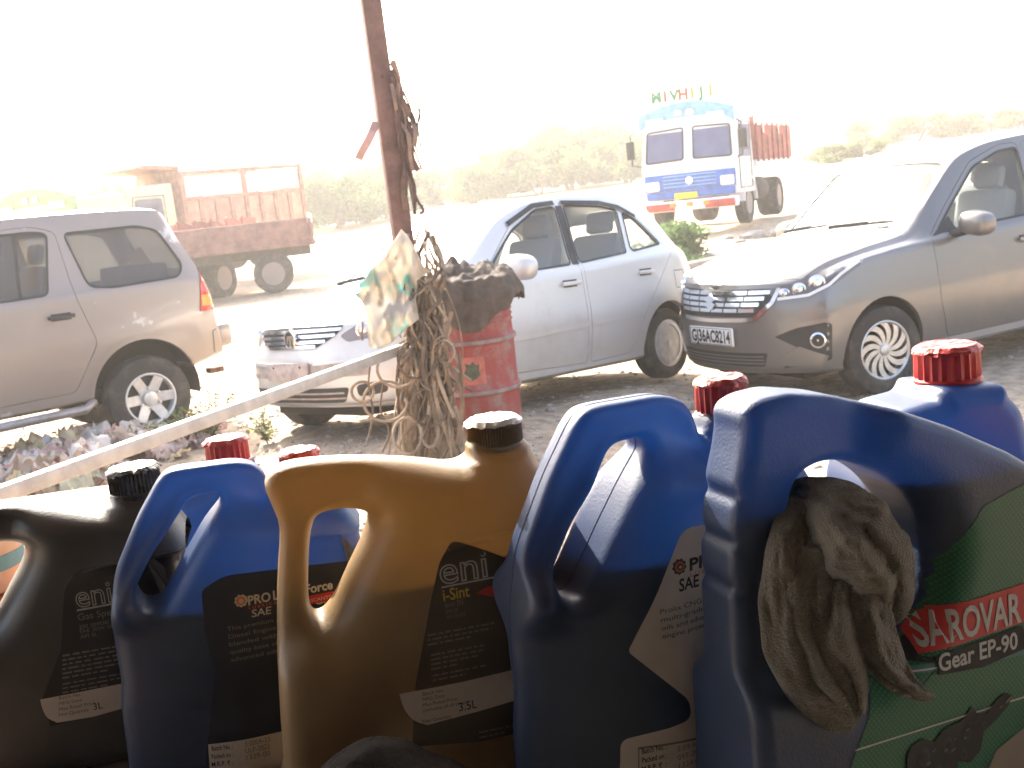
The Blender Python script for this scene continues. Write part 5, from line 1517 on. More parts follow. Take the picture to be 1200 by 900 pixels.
def plastic_jug_mat(name, col, trans, rough=.38, bump=.05, spec=.5, tcol=None):
    m = bpy.data.materials.new(name); m.use_nodes = True; nt = m.node_tree; b = nt.nodes['Principled BSDF']
    out = [n for n in nt.nodes if n.type == 'OUTPUT_MATERIAL'][0]
    tc = nt.nodes.new('ShaderNodeTexCoord')
    nz = nt.nodes.new('ShaderNodeTexNoise'); nz.inputs['Scale'].default_value = 22; nz.inputs['Detail'].default_value = 6
    nt.links.new(tc.outputs['Object'], nz.inputs['Vector'])
    rp = nt.nodes.new('ShaderNodeValToRGB'); rp.color_ramp.elements[0].position = .3; rp.color_ramp.elements[1].position = .75
    rp.color_ramp.elements[0].color = tuple(c * .85 for c in col) + (1,); rp.color_ramp.elements[1].color = tuple(min(1, c * 1.1 + .012) for c in col) + (1,)
    nt.links.new(nz.outputs[0], rp.inputs[0]); nt.links.new(rp.outputs[0], b.inputs['Base Color'])
    b.inputs['Roughness'].default_value = rough; b.inputs['Specular IOR Level'].default_value = spec
    n2 = nt.nodes.new('ShaderNodeTexNoise'); n2.inputs['Scale'].default_value = 420; n2.inputs['Detail'].default_value = 3
    nt.links.new(tc.outputs['Object'], n2.inputs['Vector'])
    bp = nt.nodes.new('ShaderNodeBump'); bp.inputs['Strength'].default_value = bump * 3; bp.inputs['Distance'].default_value = .002
    nt.links.new(n2.outputs[0], bp.inputs['Height']); nt.links.new(bp.outputs[0], b.inputs['Normal'])
    if trans > 0:
        t = nt.nodes.new('ShaderNodeBsdfTranslucent'); t.inputs[0].default_value = tuple(tcol or col) + (1,)
        mx = nt.nodes.new('ShaderNodeMixShader'); mx.inputs[0].default_value = trans
        nt.links.new(b.outputs[0], mx.inputs[1]); nt.links.new(t.outputs[0], mx.inputs[2]); nt.links.new(mx.outputs[0], out.inputs['Surface'])
    m.diffuse_color = tuple(col) + (1,)
    return m

M_BLUE = plastic_jug_mat('blue_jug_plastic', (.018, .044, .115), .34, .44, spec=.8, tcol=(.085, .25, .56))
M_BLUE5 = plastic_jug_mat('deep_blue_jug_plastic', (.020, .046, .115),   .30, .44, .09, spec=.8, tcol=(.075, .22, .50))
M_GOLD = plastic_jug_mat('gold_jug_plastic', (.29, .185, .075), .24, .42, spec=.7, tcol=(.55, .37, .16))
M_BLACK = plastic_jug_mat('black_jug_plastic', (.018, .017, .015), 0, .40, spec=.8)
M_OIL = mat('dark_engine_oil', (.020, .014, .010), .3)
M_REDCAP = mat('red_cap_plastic', (.52, .030, .030), .42, var=.1, vscale=30)
M_GOLDCAP = mat('brown_gold_cap_plastic', (.24, .165, .075), .42, var=.1, vscale=30)
M_BLACKCAP = mat('black_cap_film', (.02, .018, .016), .35, bump=.5, bscale=50)
L_WHITE = mat('white_label_paper', (.62, .58, .53), .55, var=.05, vscale=30)
L_BROWN = mat('dark_brown_label', (.072, .050, .030), .5)
L_BLACKB = mat('blue_black_label', (.012, .016, .030), .45)
L_SILVER = mat('silver_print', (.45, .45, .43), .5)
L_GREY = mat('grey_print', (.22, .20, .18), .6)
L_DKGREY = mat('dark_grey_print', (.10, .10, .10), .6)
L_YELL = mat('yellow_print', (.62, .46, .08), .5)
L_RED = mat('red_print', (.50, .035, .035), .5)
L_ORANGE = mat('orange_print', (.55, .13, .06), .5)

def build_cap(parent, u, z, r, h, m, ribs, film=None, tilt=0):
    n = ribs * 2; vs = []; fs = []; k = MB()
    def ringr(rr, zz, amp):
        i0 = len(vs)
        for j in range(n):
            a = 2 * math.pi * j / n; q = rr - (amp if j % 2 else 0); vs.append((q * math.cos(a), q * math.sin(a), zz))
        return i0
    am = r * .07
    rows = [ringr(r * .93, 0, 0), ringr(r * 1.03, .001, 0), ringr(r * 1.03, h * .2, 0), ringr(r * .985, h * .225, 0), ringr(r * 1.0, h * .25, am), ringr(r * .985, h * .82, am), ringr(r * .96, h * .94, 0), ringr(r * .90, h, 0), ringr(r * .82, h * .985, 0), ringr(r * .3, h * .98, 0)]
    for a, b in zip(rows[:-1], rows[1:]):
        for j in range(n): fs.append((a + j, a + (j + 1) % n, b + (j + 1) % n, b + j))
    fs.append(tuple(rows[-1] + j for j in range(n)))
    o = k.add(vs, fs).build('cap', m, parent, 22); o.location = (u, 0, z); o.rotation_euler = (rad(tilt), 0, 0)
    if film is not None:
        q = MB(); rr = random.Random(int(r * 1e5)); v2 = []; f2 = []; N = 40
        for j in range(N):
            a = 2 * math.pi * j / N; e = rr.uniform(0, .0025)
            for (ra_, zz) in ((r * 1.02 + e, h * .90 + rr.uniform(-.002, .002)), (r * .99 + e, h * .96), (r * .88, h + .0018 + rr.uniform(0, .0012)), (r * .45, h + .0016 + rr.uniform(0, .0012)), (0.0, h + .002)):
                v2.append((ra_ * math.cos(a), ra_ * math.sin(a), zz))
        for j in range(N):
            for i in range(4): f2.append((j * 5 + i, j * 5 + i + 1, ((j + 1) % N) * 5 + i + 1, ((j + 1) % N) * 5 + i))
        q.add(v2, f2).build('seal_film', film, o, 20, weld=1e-5)
    return o

def outline_text(s, size, depth=.0006, shear=0.0):
    cu = bpy.data.curves.new('t', 'FONT'); cu.body = s; cu.size = size; cu.fill_mode = 'NONE' if hasattr(cu, 'fill_mode') else None
    cu.dimensions = '3D'; cu.fill_mode = 'FULL'; cu.bevel_depth = depth; cu.bevel_resolution = 0; cu.resolution_u = 4; cu.shear = shear
    cu.dimensions = '2D'; cu.fill_mode = 'NONE'
    o = tmp_obj(cu); dg = bpy.context.evaluated_depsgraph_get(); me = bpy.data.meshes.new_from_object(o.evaluated_get(dg)); bpy.data.objects.remove(o, do_unlink=True)
    vs = [tuple(v.co) for v in me.vertices]; fs = [tuple(p.vertices) for p in me.polygons]; return vs, fs

class Print:
    """lays print on the camera-side face of a jug"""
    def __init__(s, fr, body_me, parent, v):
        s.fr, s.sf, s.par, s.v = fr, Surf(body_me), parent, v
    def uz(s, px, py): return s.fr.uz(px, py, s.v)
    def panel(s, name, pts, m, off=.0006, parent=None, maxlen=.012, r=.0):
        P = [s.uz(p[0], p[1]) + tuple(p[2:]) for p in pts]
        P = round_poly(P, r, 5)
        return s.sf.sheet(poly_mesh(P, maxlen), '-y', off).build(name, m, parent or s.par, 60)
    def text(s, txt, px, py, hpx, m, parent, off=.0010, bold=0.0, shear=0.0, wpx=None, name='lettering', spacing=1.0):
        u, z = s.uz(px, py); z2 = s.uz(px, py - hpx)[1]; size = (z2 - z) / .70
        vs, fs = text_mesh(txt, size, bold * size, shear, 'LEFT', spacing)
        if not vs: return
        sc = 1.0
        if wpx: sc = (s.uz(px + wpx, py)[0] - u) / max(v[0] for v in vs)
        vs = [(u + v[0] * sc, z + v[1]) for v in vs]
        return s.sf.sheet((vs, fs), '-y', off).build(name, m, parent, None)
    def outline(s, txt, px, py, hpx, m, parent, depth, wpx=None, off=.0008):
        u, z = s.uz(px, py); size = (s.uz(px, py - hpx)[1] - z) / .70
        vs, fs = outline_text(txt, size, depth)
        sc = 1.0
        if wpx: sc = (s.uz(px + wpx, py)[0] - u) / max(v[0] for v in vs)
        out = []
        for v in vs:
            p, d = s.sf.hit('-y', u + v[0] * sc, z + v[1]); out.append(p + d * (off + v[2] * .3))
        return MB().add(out, fs).build('lettering', m, parent, None)
    def lines(s, px, py, wpx, n, step, hpx, m, parent, seed=0):
        """rows of print too small to read"""
        r = random.Random(seed); mb = MB()
        for k in range(n):
            x = px; end = px + wpx * (r.uniform(.75, 1) if k < n - 1 else .5)
            while x < end:
                w_ = r.uniform(3, 11); a = s.uz(x, py + k * step - (x - px) * .0); 
                u0, z0 = s.uz(px, py + k * step); u1 = u0 + (x - px) * s.k; u2 = u0 + (min(x + w_, end) - px) * s.k; hh = hpx * s.k
                s.sf.sheet(([(u1, z0), (u2, z0), (u2, z0 + hh), (u1, z0 + hh)], [(0, 1, 2, 3)]), '-y', .0009, 0, mb)
                x += w_ + r.uniform(1.5, 3)
        return mb.build('small_print', m, parent, None)
    @property
    def k(s): return abs(s.uz(701, 700)[0] - s.uz(700, 700)[0])

def finish_jug(name, label, fr, D, org, h, grids, m, oil_z=None, group='oil jugs on the counter', scale=None, o=None):
    t = empty(name, o if o is not None else fr.o, (0, 0, rad(fr.yaw)), label, 'jug', group)
    if scale: t.scale = scale
    me = surface_nets(D, org, h); body = link_mesh('body', me, m, t)
    if oil_z is not None:
        u, v, z = grids
        Di = np.maximum(D + .0035, (z - oil_z)[None, None, :]).astype(np.float32)
        link_mesh('oil', surface_nets(Di, org, h), M_OIL, t)
    return t, me

# ---------------- jug with a slot handle at its left end and the cap at the right (gold; black is the same mould)
FR_G = JugFrame(470, .975, 12.0)
def eni_shape(fr):
    outer = fr.poly([(310, 566), (320, 549), (345, 540), (400, 535), (470, 536), (535, 543), (549, 534), (552, 518), (612, 514), (616, 530), (626, 546), (634, 580), (640, 640), (642, 760), (640, 860), (632, 968), (345, 985), (334, 900), (326, 790), (325, 690), (328, 620), (318, 588)])
    outer = [tuple(p) for p in spline([(a, 0, b) for a, b in outer], 3, True)]; outer = [(p[0], p[2]) for p in outer]
    outer = [(a, max(b, 0.0)) for a, b in outer]
    hole = fr.poly([(366, 612), (374, 600), (400, 594), (425, 596), (431, 604), (424, 628), (408, 662), (392, 696), (376, 716), (365, 712), (361, 690), (362, 640)])
    hole = [(p.x, p.z) for p in spline([(a, 0, b) for a, b in hole], 3, True)]
    hm = fr.poly([(300, 530), (440, 530), (425, 590), (368, 598), (358, 720), (345, 760), (300, 760)])
    neck_u, neck_z = fr.uz(582, 530)
    def thick(U, Z, dh):
        T = np.full(U.shape, .050)
        ramp = np.clip(dh / .050, 0, 1); T = .020 + .030 * (1 - (1 - ramp) ** 2)
        hd = sd_poly(hm, U, Z); T = np.where(hd < 0, np.minimum(T, .023), T)
        top = fr.uz(470, 536)[1]
        T = np.minimum(T, .026 + .75 * np.maximum(top - Z, 0))
        return np.maximum(T, .019)
    def extra(D, u, v, z):
        rr = np.sqrt((u - neck_u) ** 2 + v ** 2)
        c = np.maximum(rr - .0235, np.abs(z - (neck_z - .012)) - .030)
        cone = np.maximum((rr - (.026 + np.maximum(0, neck_z - .012 - z) * .8)) * .75, np.abs(z - (neck_z - .035)) - .024)
        D = smin(D, c, .008); return smin(D, cone, .022)
    D, org, h, g = jug_field(outer, [hole], thick, .022, extra, rmap=lambda U, Z: np.where(sd_poly(hm, U, Z) < 0, .015, .022))
    return D, org, h, g, neck_u, neck_z
def build_gold():
    D, org, h, g, nu, nz = eni_shape(FR_G)
    lvl = FR_G.uz(470, 668)[1]
    t, me = finish_jug('oil_jug', 'gold plastic oil jug with brown cap and dark label, between two blue jugs', FR_G, D, org, h, g, M_GOLD, lvl)
    build_cap(t, nu, nz + .004, .0258, .027, M_GOLDCAP, 62, mat('torn_clear_film', (.55, .5, .42), .3))
    P = Print(FR_G, me, t, -.045)
    lab = P.panel('label', [(514, 656, .006), (527, 631, .01), (540, 632, .006), (600, 655), (634, 668), (634, 850), (560, 866), (482, 872), (486, 800), (504, 700)], L_BROWN)
    P.outline('eni', 514, 683, 33, L_SILVER, lab, .0007, 58)
    P.panel('underline', [(516, 687), (598, 671), (598, 669), (516, 685)], L_SILVER, .0010, lab)
    P.text('i-Sint', 518, 702, 14, L_YELL, lab, bold=.012, wpx=32)
    P.text('levo IN', 520, 710, 7, L_GREY, lab, wpx=22); P.text('5W-30', 521, 717, 5, L_GREY, lab, wpx=15); P.text('API SN/CF', 522, 723, 4.5, L_GREY, lab, wpx=23)
    tg = P.panel('red_tag', [(556, 693), (570, 685), (606, 677), (612, 694), (578, 697)], L_RED, .0010, lab)
    P.text('Meets', 577, 690, 7, L_SILVER, tg, .0016, wpx=26, shear=.2); P.text('for P', 581, 697, 5, L_SILVER, tg, .0016, wpx=18, shear=.2)
    P.panel('red_tag', [(588, 650), (606, 644), (612, 655), (604, 660)], L_RED, .0010, lab)
    P.lines(500, 743, 96, 3, 5.5, 2.0, L_GREY, lab, 1); P.lines(504, 766, 60, 4, 5.5, 2.0, L_GREY, lab, 2); P.lines(506, 790, 76, 2, 5.5, 2.0, L_GREY, lab, 3)
    st = P.panel('sticker', [(467, 810), (540, 796), (620, 777), (620, 812), (560, 830), (500, 846), (484, 842, .01), (472, 828, .012)], L_WHITE, .0012, t)
    P.text('3.5L', 536, 830, 10, L_INKS, st, .0018, wpx=22)
    for i, s_ in enumerate(('Batch No.', 'MFG Date', 'Max Retail Price', '(inclusive of all taxes)', '', 'Net Quantity')):
        if s_: P.text(s_, 494, 812 + i * 6.4, 4.2, L_DKGREY, st, .0018)
    P.lines(565, 800, 40, 2, 7, 2.4, L_GREY, st, 6)
    P.lines(560, 856, 60, 2, 6, 1.6, L_GREY, lab, 8)
    return t
L_INKS = M_INK
def build_black():
    fr = JugFrame(100, 1.155, 11.0)
    sc = (.955, .955, .865)
    D, org, h, g, nu, nz = eni_shape(FR_G)
    w_ = at_y(160, 575, 1.155); o = Vector((w_.x, w_.y, SHELF_Z)) - fr.R @ Vector((nu * sc[0], 0, 0))
    t, me = finish_jug('oil_jug', 'black plastic oil jug with black cap at the end of the row', fr, D, org, h, g, M_BLACK, None, scale=sc, o=o)
    build_cap(t, nu, nz + .002, .0285, .036, M_BLACKCAP, 40, M_BLACKCAP)
    class F2:
        pass
    f2 = JugFrame(100, 1.155, 11.0); f2.o = o
    class SP(Print):
        def uz(s, px, py):
            a, b = f2.uz(px, py, -.045); return (a / sc[0], b / sc[2])
    P = SP(f2, me, t, -.045)
    lab = P.panel('label', [(76, 690, .008), (90, 668, .008), (160, 645), (225, 640), (225, 800), (60, 850), (50, 818), (72, 760)], mat('black_label', (.014, .014, .013), .5))
    P.outline('eni', 90, 711, 26, L_SILVER, lab, .0006, 44)
    P.panel('underline', [(91, 715), (150, 704), (150, 702), (91, 713)], L_SILVER, .0010, lab)
    P.text('Gas Special', 92, 726, 8, L_GREY, lab, wpx=56); P.text('gas special oil', 94, 735, 6, L_GREY, lab, wpx=46); P.text('SAE 20W-50', 94, 741, 4.5, L_GREY, lab); P.text('API SL', 95, 747, 4.5, L_GREY, lab)
    P.lines(74, 768, 90, 6, 5.2, 1.8, L_GREY, lab, 11); P.lines(74, 801, 90, 3, 5, 1.6, L_GREY, lab, 12)
    st = P.panel('sticker', [(48, 818), (100, 808), (160, 796), (160, 824), (110, 838), (68, 845), (56, 840, .008), (50, 828, .008)], L_WHITE, .0012, t)
    P.text('3L', 110, 830, 8, M_INK, st, .0018, wpx=12)
    for i, s_ in enumerate(('Batch No.', 'MFG Date', 'Max Retail Price', 'Net Quantity')): P.text(s_, 70, 818 + i * 6.5, 3.8, L_DKGREY, st, .0018)
    return t

# ---------------- blue jug with a slanting loop handle (three of one mould)
FR_B = JugFrame(752, .94, 26.0)
def prolix_shape():
    fr = FR_B
    outer = fr.poly([(614, 985), (604, 860), (606, 815), (600, 770), (597, 715), (603, 645), (636, 555), (664, 496), (676, 479), (694, 473), (765, 461), (788, 465), (802, 482), (807, 506), (812, 512), (818, 506), (819, 486), (874, 478), (877, 500), (892, 518), (908, 560), (915, 640), (916, 800), (918, 968)])
    outer = [(a, max(0.0, b)) for a, b in outer]; outer = round_poly(outer, .012, 4)
    hole = round_poly(fr.poly([(706, 518), (742, 509), (746, 522), (722, 565), (697, 616), (676, 664), (662, 690), (640, 694), (628, 668), (655, 606)]), .01, 4)
    hm = fr.poly([(560, 440), (815, 430), (806, 540), (770, 520), (752, 506), (700, 515), (655, 600), (622, 668), (560, 690)])
    nu, nz = fr.uz(847, 492)
    u_l = fr.uz(604, 700)[0]; u_r = fr.uz(915, 700)[0]
    zstep = fr.uz(700, 838)[1]
    def thick(U, Z, dh):
        w_ = np.clip((U - u_l) / (u_r - u_l), 0, 1)
        ramp = np.clip(dh / .045, 0, 1)
        T = .043 + .013 * (1 - (1 - ramp) ** 2) * 1.0 + .004 * w_
        below = np.clip((fr.uz(640, 690)[1] - Z) / .03, 0, 1); T = T * (1 - below) + below * (.020 + .040 * np.clip(w_ / .42, 0, 1) ** .7)
        hd = sd_poly(hm, U, Z); T = np.where(hd < 0, .0185, T)
        T = T - .004 * np.clip(1 - np.abs(Z - zstep) / .008, 0, 1)
        ztop = nz - .01; T = np.minimum(T, np.maximum(.026, .028 + 1.1 * np.maximum(ztop - Z, 0)) + np.where(hd < 0, 1, 0))
        return np.maximum(T, .0175)
    def extra(D, u, v, z):
        rr = np.sqrt((u - nu) ** 2 + v ** 2)
        c = np.maximum(rr - .022, np.abs(z - (nz - .010)) - .022); cone = np.maximum((rr - (.024 + np.maximum(0, nz - .012 - z) * .9)) * .72, np.abs(z - (nz - .03)) - .02)
        D = smin(D, c, .006); D = smin(D, cone, .02)
        return D
    D, org, h, g = jug_field(outer, [hole], thick, .024, extra, rmap=lambda U, Z: np.where(sd_poly(hm, U, Z) < 0, .009, .020))
    global PRO_SEAM; PRO_SEAM = (outer, hole)
    return D, org, h, g, nu, nz
PRO = None
def prolix_logo(P, par, x, y, k, dark, red, light):
    """cog ring with a dot, name and small line"""
    fr = P; u, z = P.uz(x, y); R = 9 * k * P.k; pts = []
    for i in range(36):
        a = 2 * math.pi * i / 36; rr = R * (1 if (i // 2) % 2 else .86); pts.append((u + rr * math.cos(a), z + rr * math.sin(a)))
    P.sf.sheet(poly_mesh(pts, .008), '-y', .0011).build('cog_mark', dark, par, None)
    c = [(u + R * .68 * math.cos(a), z + R * .68 * math.sin(a)) for a in [2 * math.pi * i / 24 for i in range(24)]]
    P.sf.sheet(poly_mesh(c, .008), '-y', .0015).build('cog_mark', red, par, None)
    c = [(u + R * .38 * math.cos(a), z + R * .38 * math.sin(a)) for a in [2 * math.pi * i / 20 for i in range(20)]]
    P.sf.sheet(poly_mesh(c, .008), '-y', .0019).build('cog_mark', dark, par, None)
    c = [(u + R * .18 * math.cos(a), z + R * .18 * math.sin(a)) for a in [2 * math.pi * i / 14 for i in range(14)]]
    P.sf.sheet(poly_mesh(c, .008), '-y', .0023).build('cog_mark', light, par, None)

def build_blue_main():
    global PRO
    PRO = prolix_shape(); D, org, h, g, nu, nz = PRO
    lvl = FR_B.uz(730, 640)[1]
    t, me = finish_jug('oil_jug', 'large blue oil jug with loop handle, red cap and white label, beside the gold jug', FR_B, D, org, h, g, M_BLUE, lvl)
    build_cap(t, nu, nz + .002, .0238, .036, M_REDCAP, 22, mat('red_cap_top', (.50, .06, .05), .35, bump=.4, bscale=60))
    P = Print(FR_B, me, t, -.050)
    for nm, pl in (('mould_seam', PRO_SEAM[0][12:60]), ('mould_seam', PRO_SEAM[1])):
        pts = []
        for (a, b) in pl:
            hq = P.sf.t.find_nearest(Vector((a, 0, b))); pts.append(hq[0])
        MB().tube(pts, .0005, 5).build(nm, M_BLUE, t)
    lab = P.panel('label', [(736, 764, .004), (794, 616, .012), (842, 609), (905, 596), (905, 985), (728, 985), (731, 870, .008), (780, 850), (803, 838, .01), (800, 816, .008)], L_WHITE)
    prolix_logo(P, lab, 789, 661, 1.0, mat('navy_print', (.03, .03, .06), .5), L_ORANGE, L_WHITE)
    P.text('PROLIX', 800, 666, 14, M_INK, lab, bold=.03, wpx=72, shear=.08); P.text('LUBRICANTS', 801, 673, 5, L_ORANGE, lab, wpx=66, spacing=1.5)
    P.text('SAE', 788, 690, 14, M_INK, lab, bold=.02, wpx=25, shear=.15); P.text('20W50', 819, 684, 15, L_GREY, lab, wpx=48, shear=.15)
    for i, s_ in enumerate(('Prolix CNG SPECIAL is a', 'multi-grade Gas Engine', 'oils and advanced additives', 'engine protection.')): P.text(s_, 767 + i * 1.0, 717 + i * 9.5, 6.0, L_DKGREY, lab, wpx=100 if i < 3 else 70)
    f = P.panel('stamp_box', [(748, 876), (832, 852), (834, 920), (748, 940)], L_GREY, .0009, lab)
    P.panel('stamp_box', [(749, 878), (831, 854), (833, 919), (749, 938)], L_WHITE, .0012, lab)
    for i, s_ in enumerate(('Batch No. :', 'Packed on :', 'M.R.P. ₹  :')): P.text(s_, 751, 883 + i * 10.5, 6.5, M_INK, lab, .0018, bold=.012, wpx=26)
    for i, s_ in enumerate(('E:09/A-22', '09T-2022', '1324=00')): P.text(s_, 787, 876 + i * 10, 6.5, L_GREY, lab, .0018, wpx=30, spacing=1.1)
    return t, me

def build_blue_left(me):
    D, org, h, g, nu, nz = PRO
    fr = JugFrame(270, 1.085, 15.0); sc = .87
    w_ = at_y(351, 540, 1.11); o = Vector((w_.x, w_.y, SHELF_Z)) - fr.R @ Vector((nu * sc, 0, 0)); fr.o = o
    lvl = fr.uz(220, 700)[1] / sc
    t, me2 = finish_jug('oil_jug', 'smaller blue oil jug with dark label, between the black jug and the gold jug', fr, D, org, h, g, M_BLUE, lvl, scale=(sc, sc, sc), o=o)
    build_cap(t, nu, nz + .002, .0238, .033, M_REDCAP, 22, mat('red_cap_top_b', (.50, .06, .05), .35, bump=.4, bscale=60))
    class SP(Print):
        def uz(s, px, py):
            a, b = fr.uz(px, py, -.050 * sc); return (a / sc, b / sc)
    P = SP(fr, me2, t, -.05)
    lab = P.panel('label', [(236, 690, .006), (262, 672, .012), (400, 655), (432, 650), (432, 930), (240, 930), (243, 872), (252, 790), (240, 740)], L_BLACKB)
    prolix_logo(P, lab, 282, 701, .75, L_SILVER, L_ORANGE, L_SILVER)
    P.text('PRO', 290, 706, 10.5, L_SILVER, lab, bold=.03, wpx=28, shear=.08); P.text('LIX T-Force', 319, 700, 10.5, L_SILVER, lab, bold=.03, wpx=72, shear=.08)
    P.text('LUBRICANTS', 291, 711, 3.5, L_ORANGE, lab, wpx=50, spacing=1.5)
    rb = P.panel('red_tag', [(345, 698), (392, 689), (392, 699), (345, 708)], L_RED, .0011, lab); P.text('LUBRICANTS', 348, 705, 4, L_SILVER, rb, .0018, wpx=40)
    P.text('SAE 15W40 CF4', 294, 720, 8.5, L_SILVER, lab, bold=.015, wpx=100, shear=.15)
    for i, s_ in enumerate(('This premium grade', 'Diesel Engine oil is', 'blended with high', 'quality base oils and', 'advanced additives')): P.text(s_, 266 + i, 736 + i * 9, 5.0, L_GREY, lab, wpx=80)
    st = P.panel('sticker', [(244, 872), (330, 852), (332, 900), (246, 905)], L_WHITE, .0012, t)
    for i, s_ in enumerate(('Batch No. :', 'Packed on :', 'M.R.P. ₹ :')): P.text(s_, 248, 879 + i * 9.5, 5.5, M_INK, st, .0018, bold=.01, wpx=26)
    for i, s_ in enumerate(('E:000A-23', 'ULP-2022', '1329-00')): P.text(s_, 287, 870 + i * 8, 6, L_GREY, st, .0018, wpx=30)

# ---------------- wide blue gear-oil jug with the rag through its handle
FR_S = JugFrame(1060, .885, 20.0)
def build_sarovar():
    fr = FR_S
    outer = fr.poly([(850, 1000), (848, 880), (843, 800), (840, 735), (838, 690), (843, 682), (838, 670), (838, 640), (844, 630), (839, 618), (841, 588), (847, 578), (842, 565), (850, 525), (853, 500), (851, 484), (858, 472), (874, 463), (905, 456), (955, 459), (1010, 471), (1070, 491), (1135, 519), (1200, 557), (1240, 582), (1262, 575), (1264, 556), (1330, 545), (1336, 575), (1352, 600), (1362, 660), (1368, 800), (1372, 930)])
    outer = [(a, max(0.0, b)) for a, b in outer]; outer = round_poly(outer, .006, 3)
    hole = fr.poly([(903, 600), (908, 566), (922, 546), (946, 535), (975, 536), (1012, 552), (1040, 580), (1053, 618), (1046, 672), (1012, 735), (965, 775), (925, 762), (906, 700), (902, 640)])
    hole = [(p.x, p.z) for p in spline([(a, 0, b) for a, b in hole], 3, True)]
    hm = fr.poly([(820, 440), (1000, 440), (985, 535), (930, 540), (905, 570), (900, 650), (908, 730), (900, 790), (820, 790)])
    nu, nz = fr.uz(1298, 566)
    def thick(U, Z, dh):
        ramp = np.clip(dh / .030, 0, 1); T = .032 + .022 * (1 - (1 - ramp) ** 2)
        hd = sd_poly(hm, U, Z); T = np.where(hd < 0, np.minimum(T, .030), T); return T
    def extra(D, u, v, z):
        rr = np.sqrt((u - nu) ** 2 + v ** 2); c = np.maximum(rr - .025, np.abs(z - (nz - .010)) - .03); return smin(D, c, .01)
    D, org, h, g = jug_field(outer, [hole], thick, .014, extra)
    t, me = finish_jug('oil_jug', 'wide blue gear-oil jug with green label and a rag through its handle', fr, D, org, h, g, M_BLUE5, fr.uz(1000, 560)[1])
    build_cap(t, nu, nz + .012, .028, .03, M_REDCAP, 24)
    P = Print(fr, me, t, -.053)
    gm = bpy.data.materials.new('green_dotted_label'); gm.use_nodes = True; nt = gm.node_tree; b = nt.nodes['Principled BSDF']; b.inputs['Roughness'].default_value = .45
    tc = nt.nodes.new('ShaderNodeTexCoord'); mp = nt.nodes.new('ShaderNodeMapping'); mp.inputs['Rotation'].default_value = (0, .6, 0); mp.inputs['Scale'].default_value = (1, 0, 1); nt.links.new(tc.outputs['Object'], mp.inputs[0])
    vo = nt.nodes.new('ShaderNodeTexVoronoi'); vo.inputs['Scale'].default_value = 300; vo.inputs['Randomness'].default_value = .05; nt.links.new(mp.outputs[0], vo.inputs['Vector'])
    rp = nt.nodes.new('ShaderNodeValToRGB'); rp.color_ramp.elements[0].position = .28; rp.color_ramp.elements[1].position = .36
    rp.color_ramp.elements[0].color = (.020, .17, .065, 1); rp.color_ramp.elements[1].color = (.008, .085, .04, 1)
    nt.links.new(vo.outputs['Distance'], rp.inputs[0]); nt.links.new(rp.outputs[0], b.inputs['Base Color'])
    lab = P.panel('label', [(1152, 592), (1200, 566), (1262, 590), (1335, 640), (1345, 945), (990, 990), (996, 895), (1018, 840), (1040, 776), (1066, 740)], gm, maxlen=.01)
    P.panel('black_band', [(1040, 778), (1066, 740), (1074, 736), (1080, 770), (1098, 770), (1092, 776)], M_INK, .0010, lab)
    P.panel('pale_band', [(1030, 800), (1060, 784), (1200, 752), (1280, 738), (1280, 752), (1200, 766), (1060, 792)], mat('teal_band_print', (.06, .16, .17), .5), .0010, lab)
    for pts in ([(1000, 877), (1180, 820), (1260, 796), (1260, 798), (1180, 822), (1000, 879)], [(1060, 789), (1195, 757), (1260, 744), (1260, 746), (1195, 759), (1060, 791)]): P.panel('line_print', pts, L_SILVER, .0014, lab)
    red = P.panel('red_band', [(1071, 724), (1205, 680), (1270, 660), (1276, 700), (1208, 724), (1080, 768)], L_RED, .0014, lab)
    P.text('SAROVAR', 1081, 760, 36, L_SILVER, red, .0020, bold=.022, wpx=114)
    blk = P.panel('black_band', [(1094, 768), (1195, 732), (1204, 756), (1150, 780), (1098, 790)], M_INK, .0018, lab)
    P.text('Gear EP-90', 1097, 786, 20, L_SILVER, blk, .0024, bold=.02, wpx=93)
    P.panel('beige_area', [(1120, 990), (1165, 878), (1200, 850), (1300, 800), (1345, 800), (1345, 950)], mat('beige_print', (.26, .21, .16), .5), .0012, lab)
    # printed picture of a gearbox shaft: dark castings, cogs, a splined shaft with highlights
    dk = mat('machine_print', (.010, .010, .009), .5); gy = mat('machine_print_light', (.13, .13, .12), .5); md_ = mat('machine_print_mid', (.035, .035, .033), .5)
    pic = P.panel('machine_picture', [(1064, 990), (1060, 885), (1066, 872), (1078, 864), (1092, 868), (1104, 852), (1126, 842), (1136, 826), (1142, 834), (1152, 836), (1166, 818), (1176, 810), (1184, 814), (1178, 826), (1168, 838), (1150, 856), (1146, 878), (1134, 892), (1120, 890), (1112, 990)], dk, .0018, lab)
    rr_ = random.Random(4)
    for (x, y, R, mm) in ((1080, 886, 13, md_), (1108, 872, 12, md_), (1130, 858, 9, md_), (1096, 904, 12, md_), (1126, 882, 8, md_), (1150, 848, 6, md_)):
        u, z = P.uz(x, y); n = 14; pts = []
        for i in range(n * 4):
            a = 2 * math.pi * i / (n * 4); q_ = R * P.k * (1.0 if (i // 2) % 2 else .84); pts.append((u + q_ * math.cos(a) * .75, z + q_ * math.sin(a)))
        P.sf.sheet(poly_mesh(pts, .01), '-y', .0022).build('cog_picture', mm, lab, None)
        c = [(u + R * .55 * P.k * .75 * math.cos(a), z + R * .55 * P.k * math.sin(a)) for a in [2 * math.pi * i / 20 for i in range(20)]]
        P.sf.sheet(poly_mesh(c, .01), '-y', .0026).build('cog_picture', dk, lab, None)
